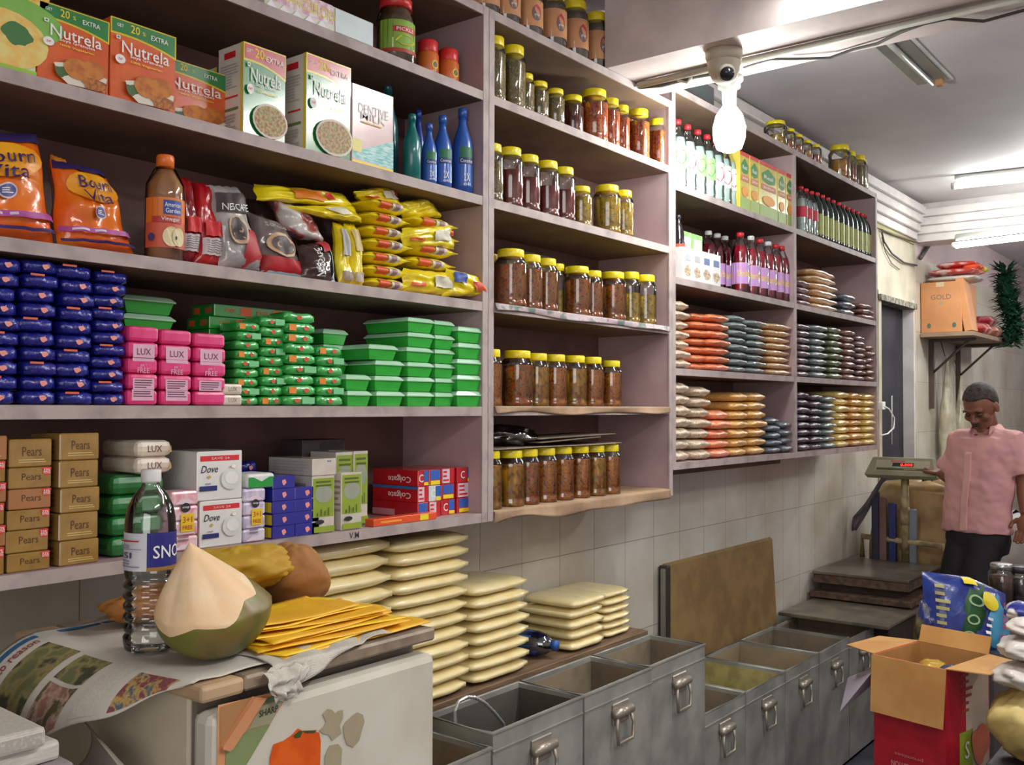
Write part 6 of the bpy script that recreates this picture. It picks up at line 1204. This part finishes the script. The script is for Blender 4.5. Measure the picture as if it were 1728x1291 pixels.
p = BPx(1740, 1222, 2.75); mb = MB(); mb.box(p.x-.09, p.x+.12, p.y-.14, p.y+.10, 0, p.z-.105, mat("dark_drum", (60, 56, 58), .5), .006); tag(mb.build('storage_box'), 'dark box under the bundles at the right edge', 'box')
p = BPx(1728, 1032, 2.9); crumple(p.x, p.y, p.z-.03, .06, .05, .028, mat('navy_white_packet', (34, 44, 130), .35, c2=(214, 210, 206), nscale=14, bump=.5, coat=.4, cr=(.48, .54)), 44, 'printed_packet', 'navy and white printed packet on top of the bundles at right', 'packet', 40, 24, .2, 1.8)
# glass jars behind the pile
for i, (px, py) in enumerate(((1690, 985), (1722, 990))):
    p = BPx(px, py, 3.6); root = empty('spice_jar', (p.x, p.y, p.z-.07)); c = ((120, 80, 56), (70, 66, 62))[i]
    MB().lathe([(.03, .002), (.042, .006), (.042, .10)], mat('jar_goods_%d' % i, c, .5, c2=tuple(int(v*.7) for v in c), nscale=50), 20).build('contents', root); MB().lathe([(.035, 0), (.045, .004), (.045, .11), (.036, .125)], PET, 20, cap1=False).build('jar_body', root); MB().lathe([(.038, .122), (.038, .142), (.034, .145)], mat('dark_lid_plastic', (60, 56, 60), .4) if i else mat('silver_lid', (190, 190, 186), .25), 18).build('lid', root)
    tag(root, ('jar of brown goods with pale lid beside the printed bag', 'dark lidded jar at the right edge behind the bundles')[i], 'jar')
    if not i: mb = MB(); mb.box(p.x-.05, p.x+.25, p.y-.26, p.y+.048, 0, p.z-.071, mat('grey_counter', (110, 104, 100), .6), .004); tag(mb.build('side_counter'), 'grey counter carrying the two spice jars at right', 'counter')
# ================================================================ the man by the scale
m_skin = mat('brown_skin', (140, 92, 68), .5, c2=(124, 78, 56), nscale=8); m_hair = mat('black_greying_hair', (46, 38, 36), .7, c2=(76, 66, 62), nscale=60, bump=.6, bscale=160)
m_shirt = mat('pink_shirt', (226, 168, 162), .75, c2=(214, 158, 160), nscale=5, bump=.55, bscale=9); m_tr = mat('black_trousers', (22, 20, 24), .8, c2=(28, 26, 30))
fw = Vector((-.95, .26, 0)).normalized(); rt = Vector((fw.y, -fw.x, 0)); up = Vector((0, 0, 1))
Wp = lambda px, py, s: EYEP+ray(px, py)*(s/ray(px, py).dot(_F))
def ball(mb, c, r, ax, m, n=18):
    A, B, C_ = ax; vs = []; k = n
    for j in range(n//2+1):
        b = math.pi*j/(n//2)-math.pi/2
        for i in range(k):
            a = 2*math.pi*i/k; vs.append(c+A*(r[0]*math.cos(a)*math.cos(b))+B*(r[1]*math.sin(a)*math.cos(b))+C_*(r[2]*math.sin(b)))
    mb.add(vs, [(j*k+i, j*k+(i+1) % k, (j+1)*k+(i+1) % k, (j+1)*k+i) for j in range(n//2) for i in range(k)], m, True)
def loft(mb, rings, m, n=28, sq=.0):
    vs = []
    for c, a, b, *ax in rings:
        R_, F_ = ax if ax else (rt, fw)
        for i in range(n):
            t = 2*math.pi*i/n; vs.append(c+R_*(a*math.cos(t))+F_*(b*math.sin(t)))
    k = len(rings); fs = [(j*n+i, j*n+(i+1) % n, (j+1)*n+(i+1) % n, (j+1)*n+i) for j in range(k-1) for i in range(n)]+[tuple(range(n))[::-1], tuple((k-1)*n+i for i in range(n))]
    mb.add(vs, fs, m, True)
def remesh(o, vox, smooth=4):
    r = o.modifiers.new('remesh', 'REMESH'); r.mode = 'VOXEL'; r.voxel_size = vox; r.use_smooth_shade = True
    s_ = o.modifiers.new('smooth', 'SMOOTH'); s_.iterations = smooth; s_.factor = .5; return o
base = Wp(1652, 900, 5.1); base.z = 0
man = empty('person', base); TM = Matrix.Translation(-base)
J = dict(pel=Wp(1650, 890, 5.1), wst=Wp(1650, 850, 5.1), chs=Wp(1656, 775, 5.1), nck=Wp(1666, 726, 5.12), hd=Wp(1655, 686, 5.03),
    rs=Wp(1622, 745, 5.16), re=Wp(1607, 806, 5.24), rw=Wp(1588, 800, 5.32), rh=Wp(1577, 795, 5.36), ls=Wp(1706, 748, 5.0), le=Wp(1729, 815, 4.97), lw=Wp(1731, 868, 4.92), lh=Wp(1727, 893, 4.90),
    rp=Wp(1636, 895, 5.14), lp=Wp(1666, 895, 5.06), rk=Wp(1607, 1010, 5.08), lk=Wp(1636, 1012, 5.0))
ra = J['rk']+Vector((.05, 0, 0)); ra.z = .09; la = J['lk']+Vector((.02, -.04, 0)); la.z = .09
b = MB(); m = m_skin
loft(b, [(J['pel']-up*.02, .15, .11), (J['wst'], .14, .10), (J['chs'], .165, .105), (J['chs']+up*.10, .15, .09), (J['nck']-up*.01, .06, .055)], m)
b.tube([J['nck']-up*.03, J['nck']+up*.03+fw*.01, J['hd']-up*.03-fw*.02], [.062, .056, .055], m, 16)
fd = (fw*.80-up*.60).normalized(); hu = (up*.80+fw*.60).normalized(); H = J['hd']; ax = (rt, fd, hu)
ball(b, H+hu*.02-fd*.008, (.076, .094, .092), ax, m, 28); ball(b, H+fd*.034-hu*.045, (.056, .060, .062), ax, m, 22); ball(b, H+fd*.068-hu*.092, (.026, .022, .02), ax, m)
b.tube([H+fd*.086+hu*.016, H+fd*.100-hu*.006, H+fd*.112-hu*.022], [.009, .012, .015], m, 10); ball(b, H+fd*.100-hu*.026, (.019, .012, .010), ax, m)
ball(b, H+fd*.078+hu*.030, (.055, .016, .012), ax, m); ball(b, H+fd*.086-hu*.056, (.026, .014, .007), ax, m); ball(b, H+fd*.083-hu*.067, (.024, .014, .008), ax, m)
for s_ in (1, -1): ball(b, H+rt*s_*.078-fd*.004-hu*.006, (.010, .020, .033), ax, m); ball(b, H+rt*s_*.042+fd*.062-hu*.022, (.024, .020, .022), ax, m)
def arm(S, E, Wd, hnd, curl, side):
    b.tube([S, S.lerp(E, .5), E, E.lerp(Wd, .35), Wd], [.050, .045, .038, .039, .026], m, 16)
    d = (hnd-Wd).normalized(); pr = d.cross(up); pr = pr.normalized() if pr.length > .1 else rt.copy()
    nn = pr.cross(d).normalized(); ball(b, Wd.lerp(hnd, .62), (.038, .050, .017), (pr, d, nn), m, 16)
    for i, (o_, l_) in enumerate(((-.030, .066), (-.010, .076), (.010, .080), (.029, .070))):
        q = hnd+pr*o_+d*.012; dd = (d+nn*curl).normalized(); d3 = (d+nn*curl*2.6).normalized()
        b.tube([q, q+d*l_*.35, q+d*l_*.35+dd*l_*.33, q+d*l_*.35+dd*l_*.33+d3*l_*.3], [.0095, .0092, .0085, .0070], m, 8)
    q = Wd.lerp(hnd, .35)+pr*side*.032; b.tube([q, q+(d*.6+pr*side*.7).normalized()*.035, q+(d*.6+pr*side*.7).normalized()*.035+(d*.95+nn*curl).normalized()*.032], [.0125, .0105, .0085], m, 8)
arm(J['rs'], J['re'], J['rw'], J['rh'], -.25, -1); arm(J['ls'], J['le'], J['lw'], J['lh'], .35, 1)
for p, k, a in ((J['rp'], J['rk'], ra), (J['lp'], J['lk'], la)): b.tube([p, k, a], [.085, .055, .035], m, 14); ball(b, a+fw*.07-up*.055, (.04, .12, .03), (rt, fw, up), m)
for i, v in enumerate(b.v): b.v[i] = TM @ v
remesh(b.build('body', man), .0048, 3)
# hair, brows, eyes, moustache
b = MB(); hc = H+hu*.026-fd*.014
def hair(u, v):
    a = u*2*math.pi; lo = -.55 if math.sin(a) < .2 else .55*max(0, math.sin(a)-.0)+.1; lo = -.62+1.22*(1/(1+math.exp(-(math.sin(a)-.15)*7))); el = lo+(math.pi/2-lo)*v
    r = 1.06+.02*noise.noise(Vector((a*3, v*6, 0))); return TM @ (hc+rt*(.077*r*math.cos(a)*math.cos(el))+fd*(.094*r*math.sin(a)*math.cos(el))+hu*(.092*r*math.sin(el)))
b.grid(hair, 48, 20, m_hair, .004); b.build('hair', man)
b = MB()
for s_ in (1, -1):
    c = H+rt*s_*.031+fd*.090; b.tube([TM @ (c-rt*.014+hu*.030), TM @ (c+hu*.036+fd*.002), TM @ (c+rt*.014+hu*.030)], .0035, m_hair, 6)
b.build('eyebrows', man); b = MB()
for s_ in (1, -1): ball(b, TM @ (H+rt*s_*.031+fd*.081+hu*.010), (.014, .010, .009), ax, mat('eyelid_skin', (96, 58, 42), .5), 12); ball(b, TM @ (H+rt*s_*.031+fd*.089+hu*.005), (.010, .004, .002), ax, mat('eye_dark', (30, 22, 20), .3), 8)
b.build('eyes', man); b = MB(); c = H+fd*.100-hu*.046; b.tube([TM @ (c-rt*.026-fd*.012-hu*.006), TM @ (c-rt*.012), TM @ (c+rt*.012), TM @ (c+rt*.026-fd*.012-hu*.006)], [.003, .006, .006, .003], m_hair, 8); b.build('moustache', man)
# shirt
b = MB(); hem = J['pel']+up*.025
loft(b, [(hem-up*.045, .175, .135), (hem+up*.03, .172, .134), (J['wst']+up*.02, .168, .130), (J['chs']-up*.03, .187, .132), (J['chs']+up*.05, .192, .125), (J['chs']+up*.115, .165, .105), (J['nck']-up*.02, .085, .075), (J['nck']+up*.012, .066, .062)], m_shirt)
for S_, E, W_, t_ in ((J['rs'], J['re'], J['rw'], .78), (J['ls'], J['le'], J['lw'], .80)):
    inn = S_.lerp(J['chs']+up*.07, .45); b.tube([inn, S_, S_.lerp(E, .45), S_.lerp(E, t_)], [.085, .080, .074, .082], m_shirt, 20)
for i, v in enumerate(b.v): b.v[i] = TM @ v
sh = remesh(b.build('shirt', man), .0075, 5)
tx = bpy.data.textures.new('shirt_folds', 'CLOUDS'); tx.noise_scale = .11; tx.noise_depth = 2; dm = sh.modifiers.new('folds', 'DISPLACE'); dm.texture = tx; dm.strength = .035; dm.mid_level = .5
# collar, placket, pocket
b = MB(); m_sh2 = mat('pink_shirt_trim', (232, 178, 172), .75)
for s_ in (1, -1):
    n_ = J['nck']+up*.03; q = [n_+rt*s_*.058-fw*.03, n_+rt*s_*.045+fw*.052, n_+rt*s_*.055+fw*.088-up*.055, n_+rt*s_*.098+fw*.04-up*.045, n_+rt*s_*.090-fw*.02-up*.03]
    q = [TM @ p for p in q]; k = len(q); b.add(q+[p+fw*.004+up*.003 for p in q], [tuple(range(k)), tuple(range(k, 2*k))[::-1]]+[(i, (i+1) % k, k+(i+1) % k, k+i) for i in range(k)], m_sh2)
b.build('collar', man); b = MB()
pp = [J['nck']+fw*.085-up*.05, J['chs']+up*.03+fw*.139, J['chs']-up*.05+fw*.143, J['wst']+fw*.142, hem-up*.03+fw*.147]
for a_, c_ in zip(pp, pp[1:]): b.add([TM @ p for p in (a_-rt*.016, c_-rt*.016, c_+rt*.016, a_+rt*.016, a_-rt*.016-fw*.012, c_-rt*.016-fw*.012, c_+rt*.016-fw*.012, a_+rt*.016-fw*.012)], [(0, 1, 2, 3), (0, 4, 5, 1), (2, 6, 7, 3), (7, 6, 5, 4)], m_sh2)
b.build('placket', man)
b = MB(); loft(b, [(J['pel']+up*.03, .155, .118), (J['pel']-up*.06, .165, .125), (J['pel']-up*.13, .150, .118)], m_tr)
for p, k, a in ((J['rp'], J['rk'], ra), (J['lp'], J['lk'], la)): b.tube([p, p.lerp(k, .5), k, k.lerp(a, .5), a-up*.01], [.100, .092, .080, .072, .068], m_tr, 18)
for i, v in enumerate(b.v): b.v[i] = TM @ v
remesh(b.build('trousers', man), .009, 5)
b = MB()
for a in (ra, la): ball(b, TM @ (a+fw*.07-up*.052), (.047, .13, .036), (rt, fw, up), mat('brown_sandal', (70, 50, 40), .6), 16)
b.build('sandals', man)
tag(man, 'man in pink short sleeved shirt and black trousers looking down at the scale', 'person')
